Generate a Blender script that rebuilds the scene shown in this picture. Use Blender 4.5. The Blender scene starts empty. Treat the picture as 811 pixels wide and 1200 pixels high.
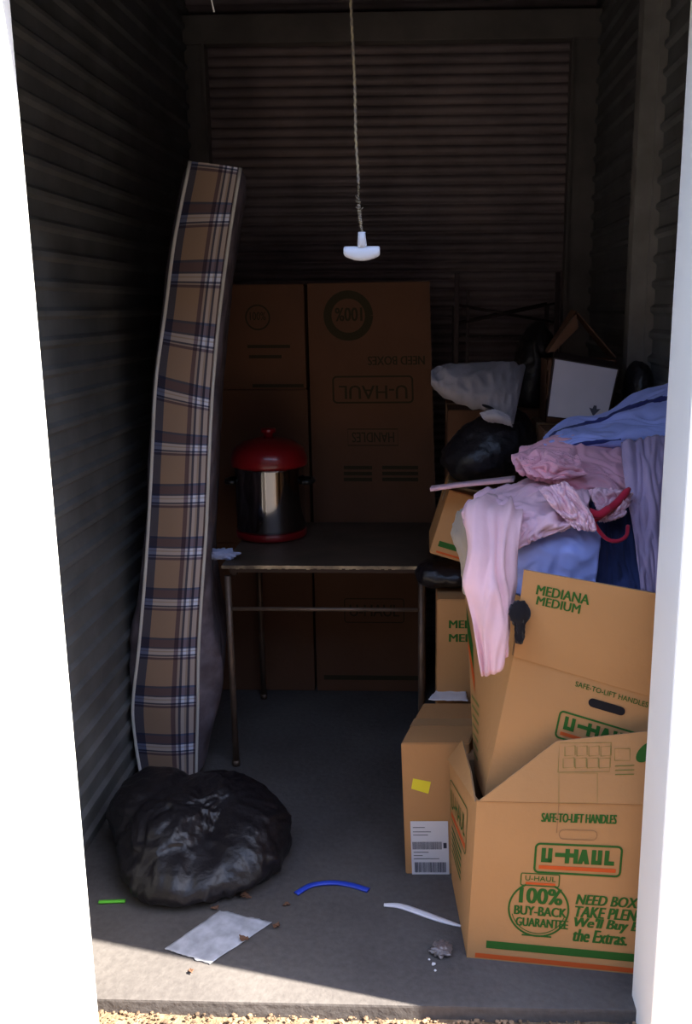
import bpy, bmesh, math, random
from mathutils import Vector, Matrix, noise

SC = bpy.context.scene
COL = SC.collection
random.seed(7)

# ------------------------------------------------------------ camera, sky, sun, exposure
F, CX, CY = 1080.0, 460.0, 600.0
CAM = Vector((0.0, 0.0, 1.55))
_d = Vector((27.0, 4850.0, F)).normalized()                    # world down in (right, down, forward)
_v = Vector((39.0, -(27 * 39 + F * F) / 4850.0, F)).normalized()  # world +Y
_x = _d.cross(_v).normalized()                                # world +X
# rows: world axis expressed in camera (right, down, forward)
def to_world(c):
    return Vector((c.dot(_x), c.dot(_v), -c.dot(_d)))
right = to_world(Vector((1, 0, 0))); down = to_world(Vector((0, 1, 0))); fwd = to_world(Vector((0, 0, 1)))
M3 = Matrix((right, -down, -fwd)).transposed()
cam_data = bpy.data.cameras.new('camera'); cam = bpy.data.objects.new('camera', cam_data); COL.objects.link(cam)
cam.matrix_world = Matrix.Translation(CAM) @ M3.to_4x4()
cam_data.sensor_fit = 'VERTICAL'; cam_data.sensor_height = 36.0; cam_data.sensor_width = 36.0 * 811 / 1200
cam_data.lens = F / 1200 * 36
cam_data.shift_x = (405.5 - CX) / 1200; cam_data.shift_y = 0
cam_data.clip_start = 0.05
SC.camera = cam

def ray(px, py):
    return to_world(Vector(((px - CX), (py - CY), F)))
def PY(px, py, Y):                   # point of the room at depth Y seen at a pixel
    r = ray(px, py); return CAM + r * (Y / r.y)
def PZ(px, py, Z=0.0):               # point of the room at height Z seen at a pixel
    r = ray(px, py); return CAM + r * ((Z - CAM.z) / r.z)

world = bpy.data.worlds.new('sky'); SC.world = world; world.use_nodes = True
wn = world.node_tree.nodes; wl = world.node_tree.links
sky = wn.new('ShaderNodeTexSky'); sky.sky_type = 'NISHITA'; sky.sun_disc = False
sky.sun_elevation = math.radians(50); sky.sun_rotation = math.radians(80); sky.dust_density = 2.5
sky.air_density = 0.8
bg = wn['Background']; wl.new(sky.outputs['Color'], bg.inputs['Color']); bg.inputs['Strength'].default_value = 1.2

SUN_DIR = Vector((-0.97, 0.235, -1.15)).normalized()           # the way the light travels
sd = bpy.data.lights.new('sun', 'SUN'); sd.energy = 33.0; sd.angle = math.radians(0.6); sd.color = (1.0, 0.94, 0.83)
so = bpy.data.objects.new('sun', sd); COL.objects.link(so)
so.rotation_euler = (-SUN_DIR).to_track_quat('Z', 'Y').to_euler(); so.location = (3, -2, 5)

SC.view_settings.view_transform = 'Standard'; SC.view_settings.look = 'None'
SC.view_settings.gamma = 1.0; SC.view_settings.use_curve_mapping = False
SC.view_settings.exposure = -0.08

# ------------------------------------------------------------ materials
def mat(name, col, rough=0.6, metal=0.0, var=0.0, scale=8.0, bump=0.0, bscale=30.0, coat=0.0, spec=0.5, col2=None, trans=0.0, sheen=0.0):
    m = bpy.data.materials.new(name); m.use_nodes = True
    n = m.node_tree.nodes; l = m.node_tree.links; b = n['Principled BSDF']
    b.inputs['Base Color'].default_value = (*col, 1); b.inputs['Roughness'].default_value = rough
    b.inputs['Metallic'].default_value = metal; b.inputs['Coat Weight'].default_value = coat
    b.inputs['Specular IOR Level'].default_value = spec
    b.inputs['Transmission Weight'].default_value = trans; b.inputs['Sheen Weight'].default_value = sheen
    tc = n.new('ShaderNodeTexCoord')
    if var or col2:
        nz = n.new('ShaderNodeTexNoise'); nz.inputs['Scale'].default_value = scale; nz.inputs['Detail'].default_value = 5
        l.new(tc.outputs['Object'], nz.inputs['Vector'])
        r = n.new('ShaderNodeValToRGB'); l.new(nz.outputs['Fac'], r.inputs['Fac'])
        c2 = col2 or tuple(c * (1 + var) for c in col); c1 = col if col2 else tuple(c * (1 - var) for c in col)
        r.color_ramp.elements[0].position = 0.35; r.color_ramp.elements[1].position = 0.65
        r.color_ramp.elements[0].color = (*c1, 1); r.color_ramp.elements[1].color = (*c2, 1)
        l.new(r.outputs['Color'], b.inputs['Base Color'])
    if bump:
        nb = n.new('ShaderNodeTexNoise'); nb.inputs['Scale'].default_value = bscale; nb.inputs['Detail'].default_value = 6
        l.new(tc.outputs['Object'], nb.inputs['Vector'])
        bp = n.new('ShaderNodeBump'); bp.inputs['Strength'].default_value = bump; bp.inputs['Distance'].default_value = 0.01
        l.new(nb.outputs['Fac'], bp.inputs['Height']); l.new(bp.outputs['Normal'], b.inputs['Normal'])
    return m

M = {}
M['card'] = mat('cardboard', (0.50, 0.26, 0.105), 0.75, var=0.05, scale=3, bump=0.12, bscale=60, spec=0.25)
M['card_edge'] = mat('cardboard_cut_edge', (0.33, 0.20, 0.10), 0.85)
M['card_shaded'] = mat('shaded_cardboard', (0.155, 0.075, 0.043), 0.8, var=0.08, scale=4, bump=0.15, bscale=50, spec=0.2)  # cardboard darkened in its colour for the shade at the rear of the unit
M['card_in'] = mat('cardboard_inside', (0.36, 0.21, 0.105), 0.85, var=0.05, scale=5, spec=0.2)
M['green'] = mat('green_print', (0.03, 0.12, 0.02), 0.7, spec=0.2)
M['green_faint'] = mat('faint_green_print', (0.20, 0.19, 0.05), 0.7, spec=0.2)
M['back_print'] = mat('dark_brown_print', (0.055, 0.045, 0.025), 0.8, spec=0.1)  # dark brown print on the back cartons
M['crease'] = mat('crease_line', (0.30, 0.16, 0.07), 0.85)
M['orange'] = mat('orange_print', (0.62, 0.10, 0.02), 0.7, spec=0.2)
M['tape'] = mat('packing_tape', (0.42, 0.24, 0.11), 0.3)
M['label'] = mat('label_paper', (0.72, 0.71, 0.74), 0.6)
M['ink'] = mat('label_ink', (0.05, 0.05, 0.07), 0.6)
M['yellow'] = mat('yellow_sticker', (0.85, 0.72, 0.03), 0.5)
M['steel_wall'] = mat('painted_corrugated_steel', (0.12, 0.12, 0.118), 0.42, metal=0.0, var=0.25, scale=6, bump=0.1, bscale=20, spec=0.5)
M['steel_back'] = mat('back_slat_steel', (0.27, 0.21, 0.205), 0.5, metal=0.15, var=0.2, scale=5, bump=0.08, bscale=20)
M['steel_trim'] = mat('grey_steel_trim', (0.19, 0.165, 0.145), 0.5, metal=0.1, var=0.15, scale=8)
M['post'] = mat('galvanised_post', (0.30, 0.28, 0.25), 0.5, metal=0.2, var=0.15, scale=10)
M['white_paint'] = mat('white_painted_steel', (0.82, 0.80, 0.77), 0.55, var=0.02, scale=4)
M['sky_block'] = mat('dark_sky_block', (0.05, 0.03, 0.025), 0.6)  # near black so the added wall returns little light
M['asphalt'] = mat('asphalt', (0.036, 0.034, 0.033), 0.9, var=.2, scale=50)  # near black to keep ground bounce out of the unit
M['ceil'] = mat('ceiling_steel', (0.08, 0.075, 0.07), 0.6)
M['dark_metal'] = mat('dark_bronze_metal', (0.035, 0.02, 0.018), 0.5, metal=0.5)
M['leg'] = mat('painted_table_leg', (0.16, 0.11, 0.08), 0.45, metal=0.4, var=0.2, scale=20)
M['tabletop'] = mat('dark_worn_tabletop', (0.085, 0.06, 0.042), 0.45, var=0.3, scale=7, bump=0.1, bscale=40)
M['table_edge'] = mat('worn_table_edge', (0.10, 0.07, 0.045), 0.55, scale=14, col2=(0.62, 0.46, 0.27))
M['red'] = mat('red_enamel', (0.22, 0.005, 0.008), 0.3, coat=0.4)
M['steel'] = mat('brushed_steel', (0.36, 0.33, 0.32), 0.10, metal=1.0)
M['black_plastic'] = mat('black_plastic', (0.012, 0.012, 0.012), 0.35)
M['bag'] = mat('black_bag_plastic', (0.012, 0.010, 0.012), 0.38, bump=0.5, bscale=30, spec=0.45)
M['piping'] = mat('cream_piping', (0.62, 0.60, 0.56), 0.7)
M['pull'] = mat('grey_pull_plastic', (0.55, 0.58, 0.66), 0.4)
M['rope'] = mat('frayed_rope', (0.34, 0.28, 0.16), 0.9, col2=(0.16, 0.14, 0.13), scale=60)
M['paper'] = mat('dusty_paper', (0.43, 0.43, 0.47), 0.8, var=0.22, scale=25, bump=0.3, bscale=25)
M['white_plastic'] = mat('white_plastic', (0.82, 0.80, 0.84), 0.45)
M['blue_plastic'] = mat('blue_plastic', (0.03, 0.07, 0.55), 0.4)
M['green_plastic'] = mat('bright_green_plastic', (0.13, 0.55, 0.04), 0.45)
M['leaf'] = mat('dead_leaf', (0.16, 0.075, 0.04), 0.8, var=0.3, scale=40)
M['foil'] = mat('crumpled_foil', (0.22, 0.19, 0.19), 0.4, metal=0.5, bump=0.5, bscale=60)
M['stone'] = mat('gravel_stone', (0.19, 0.12, 0.07), 0.9, var=0.6, scale=12)
def cloth(name, col, var=0.06): return mat(name, col, 0.92, var=var, scale=9, bump=0.25, bscale=28, spec=0.15, sheen=0.15)
M['pink'] = cloth('pink_cotton', (0.84, 0.42, 0.50)); M['palepink'] = cloth('pale_pink_cotton', (0.82, 0.51, 0.59))
M['blush'] = cloth('blush_cotton', (0.88, 0.54, 0.57))
M['lavender'] = cloth('lavender_cotton', (0.45, 0.33, 0.48)); M['blue'] = cloth('pale_blue_cotton', (0.40, 0.45, 0.86))
M['denim'] = cloth('navy_denim', (0.035, 0.045, 0.12), 0.25); M['navy'] = cloth('navy_stripe', (0.03, 0.035, 0.16))
M['grey_cloth'] = cloth('grey_pillow_cotton', (0.27, 0.24, 0.25), 0.15); M['hem'] = cloth('pale_grey_hem', (0.42, 0.38, 0.40)); M['red_cloth'] = cloth('red_ribbon', (0.50, 0.02, 0.05))
M['beige_cloth'] = cloth('beige_cotton', (0.46, 0.38, 0.30)); M['black_cloth'] = cloth('black_cotton', (0.012, 0.01, 0.012))
M['bluewhite'] = cloth('pale_blue_tissue', (0.40, 0.45, 0.66))
M['white_card'] = mat('white_glossy_card', (0.44, 0.41, 0.45), 0.5, var=0.06, scale=7)

def concrete():
    m = mat('concrete', (0.30, 0.275, 0.26), 0.85, bump=0.35, bscale=45, spec=0.25)
    n = m.node_tree.nodes; l = m.node_tree.links; b = n['Principled BSDF']
    tc = n.new('ShaderNodeTexCoord'); a = n.new('ShaderNodeTexNoise'); a.inputs['Scale'].default_value = 3.0; a.inputs['Detail'].default_value = 8
    c = n.new('ShaderNodeTexNoise'); c.inputs['Scale'].default_value = 60.0; c.inputs['Detail'].default_value = 3
    l.new(tc.outputs['Object'], a.inputs['Vector']); l.new(tc.outputs['Object'], c.inputs['Vector'])
    mx = n.new('ShaderNodeMix'); mx.data_type = 'FLOAT'; mx.inputs[0].default_value = 0.35
    l.new(a.outputs['Fac'], mx.inputs[2]); l.new(c.outputs['Fac'], mx.inputs[3])
    r = n.new('ShaderNodeValToRGB'); l.new(mx.outputs[0], r.inputs['Fac'])
    r.color_ramp.elements[0].position = 0.3; r.color_ramp.elements[0].color = (0.07, 0.061, 0.058, 1)
    r.color_ramp.elements[1].position = 0.7; r.color_ramp.elements[1].color = (0.13, 0.116, 0.108, 1)
    l.new(r.outputs['Color'], b.inputs['Base Color']); return m
M['concrete'] = concrete()
M['dirt'] = mat('sandy_dirt', (0.15, 0.095, 0.055), 0.95, scale=30, col2=(0.27, 0.19, 0.12), bump=0.9, bscale=70, spec=0.1)

def plaid():
    """brown tartan ticking; UV: u 0..1 across the border, v in metres along it"""
    m = bpy.data.materials.new('brown_tartan_ticking'); m.use_nodes = True
    n = m.node_tree.nodes; l = m.node_tree.links; b = n['Principled BSDF']
    b.inputs['Roughness'].default_value = 0.8; b.inputs['Specular IOR Level'].default_value = 0.3
    uv = n.new('ShaderNodeUVMap'); uv.uv_map = 'UVMap'; s = n.new('ShaderNodeSeparateXYZ'); l.new(uv.outputs['UV'], s.inputs[0])
    def ramp(src, stops, period=None):
        if period:
            d = n.new('ShaderNodeMath'); d.operation = 'DIVIDE'; l.new(src, d.inputs[0]); d.inputs[1].default_value = period
            f = n.new('ShaderNodeMath'); f.operation = 'FRACT'; l.new(d.outputs[0], f.inputs[0]); src = f.outputs[0]
        r = n.new('ShaderNodeValToRGB'); r.color_ramp.interpolation = 'CONSTANT'; l.new(src, r.inputs['Fac'])
        e = r.color_ramp.elements
        while len(e) > 1: e.remove(e[-1])
        e[0].position = stops[0][0]; e[0].color = (*stops[0][1], 1)
        for p, c in stops[1:]:
            x = e.new(p); x.color = (*c, 1)
        return r.outputs['Color']
    W = (1.0, 1.0, 1.0); NV = (0.26, 0.36, 0.66); DK = (0.42, 0.40, 0.58); WH = (1.5, 1.9, 2.5); LG = (1.15, 1.35, 1.65)
    hv = ramp(s.outputs[1], [(0, W), (0.50, DK), (0.545, LG), (0.57, NV), (0.60, WH), (0.66, LG), (0.68, WH), (0.725, NV), (0.76, DK), (0.91, NV), (0.95, W)], 0.170)
    vv = ramp(s.outputs[0], [(0, NV), (0.17, W), (0.18, W), (0.60, DK), (0.67, LG), (0.71, NV), (0.75, WH), (0.80, LG), (0.83, NV), (0.87, WH), (0.94, DK)])
    base = n.new('ShaderNodeRGB'); base.outputs[0].default_value = (0.31, 0.205, 0.14, 1)
    m1 = n.new('ShaderNodeMix'); m1.data_type = 'RGBA'; m1.blend_type = 'MULTIPLY'; m1.inputs[0].default_value = 1; m1.clamp_result = False
    l.new(base.outputs[0], m1.inputs[6]); l.new(hv, m1.inputs[7])
    m2 = n.new('ShaderNodeMix'); m2.data_type = 'RGBA'; m2.blend_type = 'MULTIPLY'; m2.inputs[0].default_value = 1
    l.new(m1.outputs[2], m2.inputs[6]); l.new(vv, m2.inputs[7])
    l.new(m2.outputs[2], b.inputs['Base Color'])
    return m
M['plaid'] = plaid()
def quilt():
    m = mat('quilted_plaid_ticking', (0.10, 0.08, 0.095), 0.85, scale=14, col2=(0.19, 0.16, 0.19), bump=0.0)
    n = m.node_tree.nodes; l = m.node_tree.links; b = n['Principled BSDF']
    tc = n.new('ShaderNodeTexCoord'); v = n.new('ShaderNodeTexVoronoi'); v.inputs['Scale'].default_value = 9
    l.new(tc.outputs['Object'], v.inputs['Vector']); bp = n.new('ShaderNodeBump'); bp.inputs['Strength'].default_value = 0.7; bp.inputs['Distance'].default_value = 0.03
    l.new(v.outputs['Distance'], bp.inputs['Height']); bp.invert = True; l.new(bp.outputs['Normal'], b.inputs['Normal']); return m
M['quilt'] = quilt()

# ------------------------------------------------------------ helpers
def obj(name, bm, mats, parent=None, smooth=False, world_coords=True, label=None):
    """link ONE mesh object; world-space mesh is moved into its parent's frame"""
    if not isinstance(mats, (list, tuple)): mats = [mats]
    me = bpy.data.meshes.new(name)
    if isinstance(bm, bpy.types.Mesh): me = bm
    else:
        bmesh.ops.recalc_face_normals(bm, faces=bm.faces) if smooth != 'keep' else None
        bm.to_mesh(me); bm.free()
    for m in mats: me.materials.append(M[m] if isinstance(m, str) else m)
    if smooth:
        for p in me.polygons: p.use_smooth = True
    o = bpy.data.objects.new(name, me); COL.objects.link(o)
    if parent is not None:
        o.parent = parent
        if world_coords: me.transform(wm(parent).inverted())
    if label: o['label'] = label
    return o
def wm(o):
    m = Matrix.LocRotScale(o.location, o.rotation_euler, o.scale)
    return wm(o.parent) @ m if o.parent else m
def tag(o, label, cat, group=None, kind=None):
    o['label'] = label; o['category'] = cat
    if group: o['group'] = group
    if kind: o['kind'] = kind
    return o
def thing(name, label, cat, loc, group=None, rot=(0, 0, 0)):
    o = bpy.data.objects.new(name, None); COL.objects.link(o); o.empty_display_size = 0.05
    o.location = loc; o.rotation_euler = rot; return tag(o, label, cat, group)
def struct(name, bm, m, smooth=False, label=None):
    o = obj(name, bm, m, None, smooth); o['kind'] = 'structure'
    o['label'] = label or name; return o
def center_origin(o, base=True):
    me = o.data; vs = [v.co for v in me.vertices]
    lo = Vector([min(v[i] for v in vs) for i in range(3)]); hi = Vector([max(v[i] for v in vs) for i in range(3)])
    c = (lo + hi) / 2
    if base: c.z = lo.z
    me.transform(Matrix.Translation(-c)); o.location = c; return o

def box(bm, lo, hi, bevel=0.0, mi=0):
    lo = Vector(lo); hi = Vector(hi); c = (lo + hi) / 2; s = hi - lo
    r = bmesh.ops.create_cube(bm, size=1, matrix=Matrix.Translation(c) @ Matrix.Diagonal((*s, 1)))
    fs = list({f for v in r['verts'] for f in v.link_faces})
    for f in fs: f.material_index = mi
    if bevel:
        es = list({e for v in r['verts'] for e in v.link_edges})
        bmesh.ops.bevel(bm, geom=es, offset=bevel, segments=2, affect='EDGES', profile=0.7)
    return r
def tube(bm, pts, r, seg=8, mi=0, caps=True):
    pts = [Vector(p) for p in pts]; rings = []; up = Vector((0, 0, 1))
    for i, p in enumerate(pts):
        t = (pts[min(i + 1, len(pts) - 1)] - pts[max(i - 1, 0)]).normalized()
        a = t.cross(up if abs(t.z) < 0.95 else Vector((0, 1, 0))).normalized(); b = t.cross(a).normalized()
        rr = r[i] if isinstance(r, (list, tuple)) else r
        rings.append([bm.verts.new(p + (a * math.cos(k * 2 * math.pi / seg) + b * math.sin(k * 2 * math.pi / seg)) * rr) for k in range(seg)])
    for i in range(len(rings) - 1):
        for k in range(seg):
            f = bm.faces.new((rings[i][k], rings[i][(k + 1) % seg], rings[i + 1][(k + 1) % seg], rings[i + 1][k])); f.material_index = mi
    if caps:
        bm.faces.new(rings[0]).material_index = mi; bm.faces.new(rings[-1]).material_index = mi
def lathe(bm, prof, c, seg=40, mi=0):
    c = Vector(c); rings = []
    for r, z in prof:
        rings.append([bm.verts.new(c + Vector((r * math.cos(k * 2 * math.pi / seg), r * math.sin(k * 2 * math.pi / seg), z))) for k in range(seg)] if r > 1e-6 else [bm.verts.new(c + Vector((0, 0, z)))])
    for a, b in zip(rings, rings[1:]):
        for k in range(seg):
            if len(a) == 1 and len(b) == 1: continue
            if len(a) == 1: f = bm.faces.new((a[0], b[k], b[(k + 1) % seg]))
            elif len(b) == 1: f = bm.faces.new((a[k], a[(k + 1) % seg], b[0]))
            else: f = bm.faces.new((a[k], a[(k + 1) % seg], b[(k + 1) % seg], b[k]))
            f.material_index = mi
def cr(p, t):
    """Catmull-Rom through list p at parameter t in 0..1"""
    n = len(p) - 1; x = min(max(t, 0), 1) * n; i = min(int(x), n - 1); f = x - i
    g = lambda k: p[k] if 0 <= k <= n else (p[0] * 2 - p[1] if k < 0 else p[n] * 2 - p[n - 1])
    a, b, c, d = g(i - 1), g(i), g(i + 1), g(i + 2)
    return 0.5 * ((2 * b) + (c - a) * f + (2 * a - 5 * b + 4 * c - d) * f * f + (3 * b - a - 3 * c + d) * f ** 3)
def surf(ctrl, nu=40, nv=40, fold=0.006, fscale=(9, 2.5), seed=0, warp=0.3, lip=0.0):
    """smooth sheet through a grid of control points, with folds pushed along its normal"""
    rows = [[Vector(p) for p in r] for r in ctrl]
    P = [[None] * (nv + 1) for _ in range(nu + 1)]
    for j in range(nv + 1):
        colp = [cr(r, j / nv) for r in rows]
        for i in range(nu + 1): P[i][j] = cr(colp, i / nu)
    Q = [[None] * (nv + 1) for _ in range(nu + 1)]
    off = Vector((seed * 7.13, seed * 3.7, 0))
    for i in range(nu + 1):
        for j in range(nv + 1):
            du = P[min(i + 1, nu)][j] - P[max(i - 1, 0)][j]; dv = P[i][min(j + 1, nv)] - P[i][max(j - 1, 0)]
            n = du.cross(dv); n = n.normalized() if n.length > 1e-9 else Vector((0, -1, 0))
            u, v = i / nu, j / nv
            w = noise.noise(Vector((u * 3, v * 3, seed)) + off) * warp
            q = noise.noise(Vector(((v + w) * fscale[0], (u + w) * fscale[1], 0)) + off)
            q2 = 1 - abs(noise.noise(Vector(((v - w) * fscale[0] * 1.3, (u + w * 2) * fscale[1] * 1.3, 5)) + off)) * 3
            Q[i][j] = P[i][j] + n * fold * (q * 1.4 + q2 * 0.7)
    return Q
def sheet(bm, Q, thick=0.004, mi=0, uv=None, mfun=None):
    nu, nv = len(Q) - 1, len(Q[0]) - 1
    N = [[None] * (nv + 1) for _ in range(nu + 1)]
    for i in range(nu + 1):
        for j in range(nv + 1):
            du = Q[min(i + 1, nu)][j] - Q[max(i - 1, 0)][j]; dv = Q[i][min(j + 1, nv)] - Q[i][max(j - 1, 0)]
            n = du.cross(dv); N[i][j] = n.normalized() if n.length > 1e-9 else Vector((0, -1, 0))
    A = [[bm.verts.new(Q[i][j] + N[i][j] * thick / 2) for j in range(nv + 1)] for i in range(nu + 1)]
    B = [[bm.verts.new(Q[i][j] - N[i][j] * thick / 2) for j in range(nv + 1)] for i in range(nu + 1)] if thick else None
    lay = bm.loops.layers.uv.get('UVMap') or (bm.loops.layers.uv.new('UVMap') if uv else None)
    def face(vs, ij):
        try: f = bm.faces.new(vs)
        except ValueError: return
        f.material_index = mfun(ij[0][0] / nu, ij[0][1] / nv) if mfun else mi
        if uv:
            for lp, (a, b) in zip(f.loops, ij): lp[lay].uv = uv(a / nu, b / nv)
    for i in range(nu):
        for j in range(nv):
            ij = [(i, j), (i + 1, j), (i + 1, j + 1), (i, j + 1)]
            face([A[a][b] for a, b in ij], ij)
            if B: face([B[a][b] for a, b in reversed(ij)], ij[::-1])
    if B:
        for i in range(nu):
            for j, s in ((0, 1), (nv, -1)):
                vs = [A[i][j], B[i][j], B[i + 1][j], A[i + 1][j]]; face(vs[::s], [(i, j), (i, j), (i + 1, j), (i + 1, j)][::s])
        for j in range(nv):
            for i, s in ((0, -1), (nu, 1)):
                vs = [A[i][j], B[i][j], B[i][j + 1], A[i][j + 1]]; face(vs[::s], [(i, j), (i, j), (i, j + 1), (i, j + 1)][::s])
def px(rows, dy=0): return [[PY(p[0], p[1], p[2] + dy) for p in r] for r in rows]

# ------------------------------------------------------------ setting
XL, XR, YB, ZC = -0.99, 0.70, 4.12, 2.86
YF0, YF1 = 1.68, 1.85                     # front wall, outer and inner face
YL1 = 1.735; JL = PY(43, 358, YL1).x; JR = PY(788, 358, YF1).x
SLAB = 1.80
GZ = -0.032

def corrugated(axis, a0, a1, z0, z1, pitch=0.075, depth=0.012, flat=0.55):
    """horizontal ribs; axis 'Y' runs along Y facing X, axis 'X' runs along X facing -Y; closed sheet"""
    prof = []; z = z0
    while z < z1 - 1e-6:
        for f, d in ((0, 0), (flat * 0.5, 0), (flat * 0.5 + 0.14, 1), (flat * 0.5 + 0.14 + (1 - flat - 0.28), 1), (flat * 0.5 + 1 - flat, 0)):
            zz = z + f * pitch
            if zz <= z1: prof.append((zz, d * depth))
        z += pitch
    prof.append((z1, 0)); return prof
def wall_sheet(prof, pf, pb, n=12):
    bm = bmesh.new()
    A = [[bm.verts.new(pf(t / n, z, d)) for z, d in prof] for t in range(n + 1)]
    for i in range(n):
        for k in range(len(prof) - 1): bm.faces.new((A[i][k], A[i + 1][k], A[i + 1][k + 1], A[i][k + 1]))
    B = [[bm.verts.new(pb(t, z)) for z in (prof[0][0], prof[-1][0])] for t in (0, 1)]
    bm.faces.new((B[0][0], B[1][0], B[1][1], B[0][1]))
    bm.faces.new([B[0][0]] + [B[0][1]] + A[0][::-1]); bm.faces.new([B[1][0]] + [B[1][1]] + A[n][::-1])
    bm.faces.new([B[0][0], B[1][0]] + [A[i][0] for i in range(n, -1, -1)])
    bm.faces.new([B[0][1], B[1][1]] + [A[i][-1] for i in range(n, -1, -1)])
    return bm
prof = corrugated('Y', 0, 0, 0.0, ZC)
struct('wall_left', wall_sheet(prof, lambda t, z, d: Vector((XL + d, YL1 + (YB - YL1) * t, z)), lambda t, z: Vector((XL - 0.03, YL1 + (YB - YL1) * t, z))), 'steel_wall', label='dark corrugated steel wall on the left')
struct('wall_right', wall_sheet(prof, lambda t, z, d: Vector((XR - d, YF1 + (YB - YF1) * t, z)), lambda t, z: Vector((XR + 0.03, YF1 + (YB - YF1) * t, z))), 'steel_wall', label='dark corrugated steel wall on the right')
profb = []
z = 0.0
PB = 0.0395
while z < ZC:                             # rounded slats of the rear curtain
    for f, d in ((0.0, 0.0), (0.10, 0.0), (0.22, 0.009), (0.36, 0.015), (0.55, 0.017), (0.74, 0.015), (0.88, 0.009)):
        if z + f * PB < ZC: profb.append((z + f * PB, d * .62))
    z += PB
profb.append((ZC, 0))
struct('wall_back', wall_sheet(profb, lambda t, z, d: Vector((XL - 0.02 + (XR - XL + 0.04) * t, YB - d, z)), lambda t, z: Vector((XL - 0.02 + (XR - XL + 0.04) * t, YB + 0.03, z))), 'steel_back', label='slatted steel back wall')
bm = bmesh.new(); box(bm, (XL - 0.7, SLAB, -0.15), (XR + 0.7, YB + 0.1, 0.0), 0.006)
struct('floor', bm, 'concrete', label='bare grey concrete slab')
bm = bmesh.new(); box(bm, (XL - 0.05, YF1, ZC), (XR + 0.05, YB + 0.05, ZC + 0.03)); struct('ceiling', bm, 'ceil', label='dark steel ceiling')
# back frame
zb0, zb1 = PY(440, 51, YB - 0.05).z, PY(440, 17, YB - 0.05).z
bm = bmesh.new(); box(bm, (XL, YB - 0.085, zb0), (XR, YB - 0.02, zb1), 0.004); struct('trim_1', bm, 'steel_trim', label='header beam across the back wall')
for i, (x0, x1) in enumerate(((XL, PY(248, 200, YB - 0.05).x), (PY(664, 200, YB - 0.05).x, XR))):
    bm = bmesh.new(); box(bm, (x0, YB - 0.07, 0), (x1, YB - 0.02, zb0), 0.003); 
    xm = x1 if i == 0 else x0
    box(bm, (min(xm, xm + (0.012 if i else -0.012)), YB - 0.09, 0), (max(xm, xm + (0.012 if i else -0.012)), YB - 0.07, zb0))
    struct('trim_%d' % (i + 2), bm, 'steel_trim', label=('left', 'right')[i] + ' upright of the back wall frame')
a = PY(736, 400, 2.93)
bm = bmesh.new()
box(bm, (a.x, 2.93, 0), (XR, 2.945, ZC), 0.002); box(bm, (a.x, 2.945, 0), (a.x + 0.012, 3.0, ZC), 0.002); box(bm, (XR - 0.025, 2.92, 0), (XR, 2.93, ZC))
struct('trim_4', bm, 'post', label='grey steel stud standing proud of the right wall')
# front wall pieces around the opening
bm = bmesh.new(); box(bm, (JL - 1.6, YF0, -0.3), (JL, YL1, 2.16), 0.004); struct('wall_front', bm, 'white_paint', label='sunlit white front wall left of the opening')
bm = bmesh.new(); box(bm, (JR, YF0, -0.3), (JR + 1.6, YF1, 2.16), 0.004); struct('wall_front_right', bm, 'white_paint', label='white front wall right of the opening')
bm = bmesh.new(); box(bm, (JL - 1.6, YF0, 2.16), (JR + 1.6, YF1, 3.0), 0.004); struct('wall_front_top', bm, 'white_paint', label='white wall above the opening')
# rolled-up door curtain above the opening, out of sight
bm = bmesh.new()
ring = []
for k in range(0, 130):
    an = k * 2 * math.pi / 26; r = 0.19 - 0.012 * k / 26
    ring.append((2.07 + r * math.cos(an), 2.46 + r * math.sin(an)))
for x0, x1 in ((XL + 0.06, XR - 0.06),):
    A = [bm.verts.new((x0, y, z)) for y, z in ring]; B = [bm.verts.new((x1, y, z)) for y, z in ring]
    for k in range(len(A) - 1): bm.faces.new((A[k], B[k], B[k + 1], A[k + 1]))
struct('door_1', bm, 'steel_wall', smooth='keep', label='rolled-up steel door curtain')

# ground outside
bm = bmesh.new()
nx, ny = 90, 60
def gp(i, j):
    u = i / nx; v = j / ny
    x = -9 + 18 * u; x = (abs(x) / 9) ** 1.8 * 9 * (1 if x > 0 else -1)
    y = SLAB + 0.0 - 9.5 * v ** 2.2
    h = GZ + 0.012 * noise.noise(Vector((x * 9, y * 9, 1))) + 0.01 * noise.noise(Vector((x * 3, y * 3, 2)))
    return Vector((x, y, h - 0.004))
G = [[bm.verts.new(gp(i, j)) for j in range(ny + 1)] for i in range(nx + 1)]
for i in range(nx):
    for j in range(ny): bm.faces.new((G[i][j], G[i][j + 1], G[i + 1][j + 1], G[i + 1][j]))
struct('ground', bm, 'dirt', smooth=True, label='sandy gravel strip outside the unit')
bm = bmesh.new(); box(bm, (-9, -3.4, -0.06), (9, 1.25, GZ + 0.018), 0.004); struct('ground_bounce_damper', bm, 'asphalt', label='dark asphalt out of view, added to cut light bounced into the unit')  # added beyond the view to weaken bounce reaching the back
# assumed facing row, out of view; tall and dark to block low sky light
bm = bmesh.new(); box(bm, (-9, -3.6, -0.2), (9, -3.4, 4.8), 0.01)
for k in range(6): box(bm, (-8.2 + k * 2.8, -3.4, 0), (-6.2 + k * 2.8, -3.385, 2.3), 0.004)
struct('wall_sky_blocker', bm, 'sky_block', label='assumed facing row of units, out of view, added to block low sky light')
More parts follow.
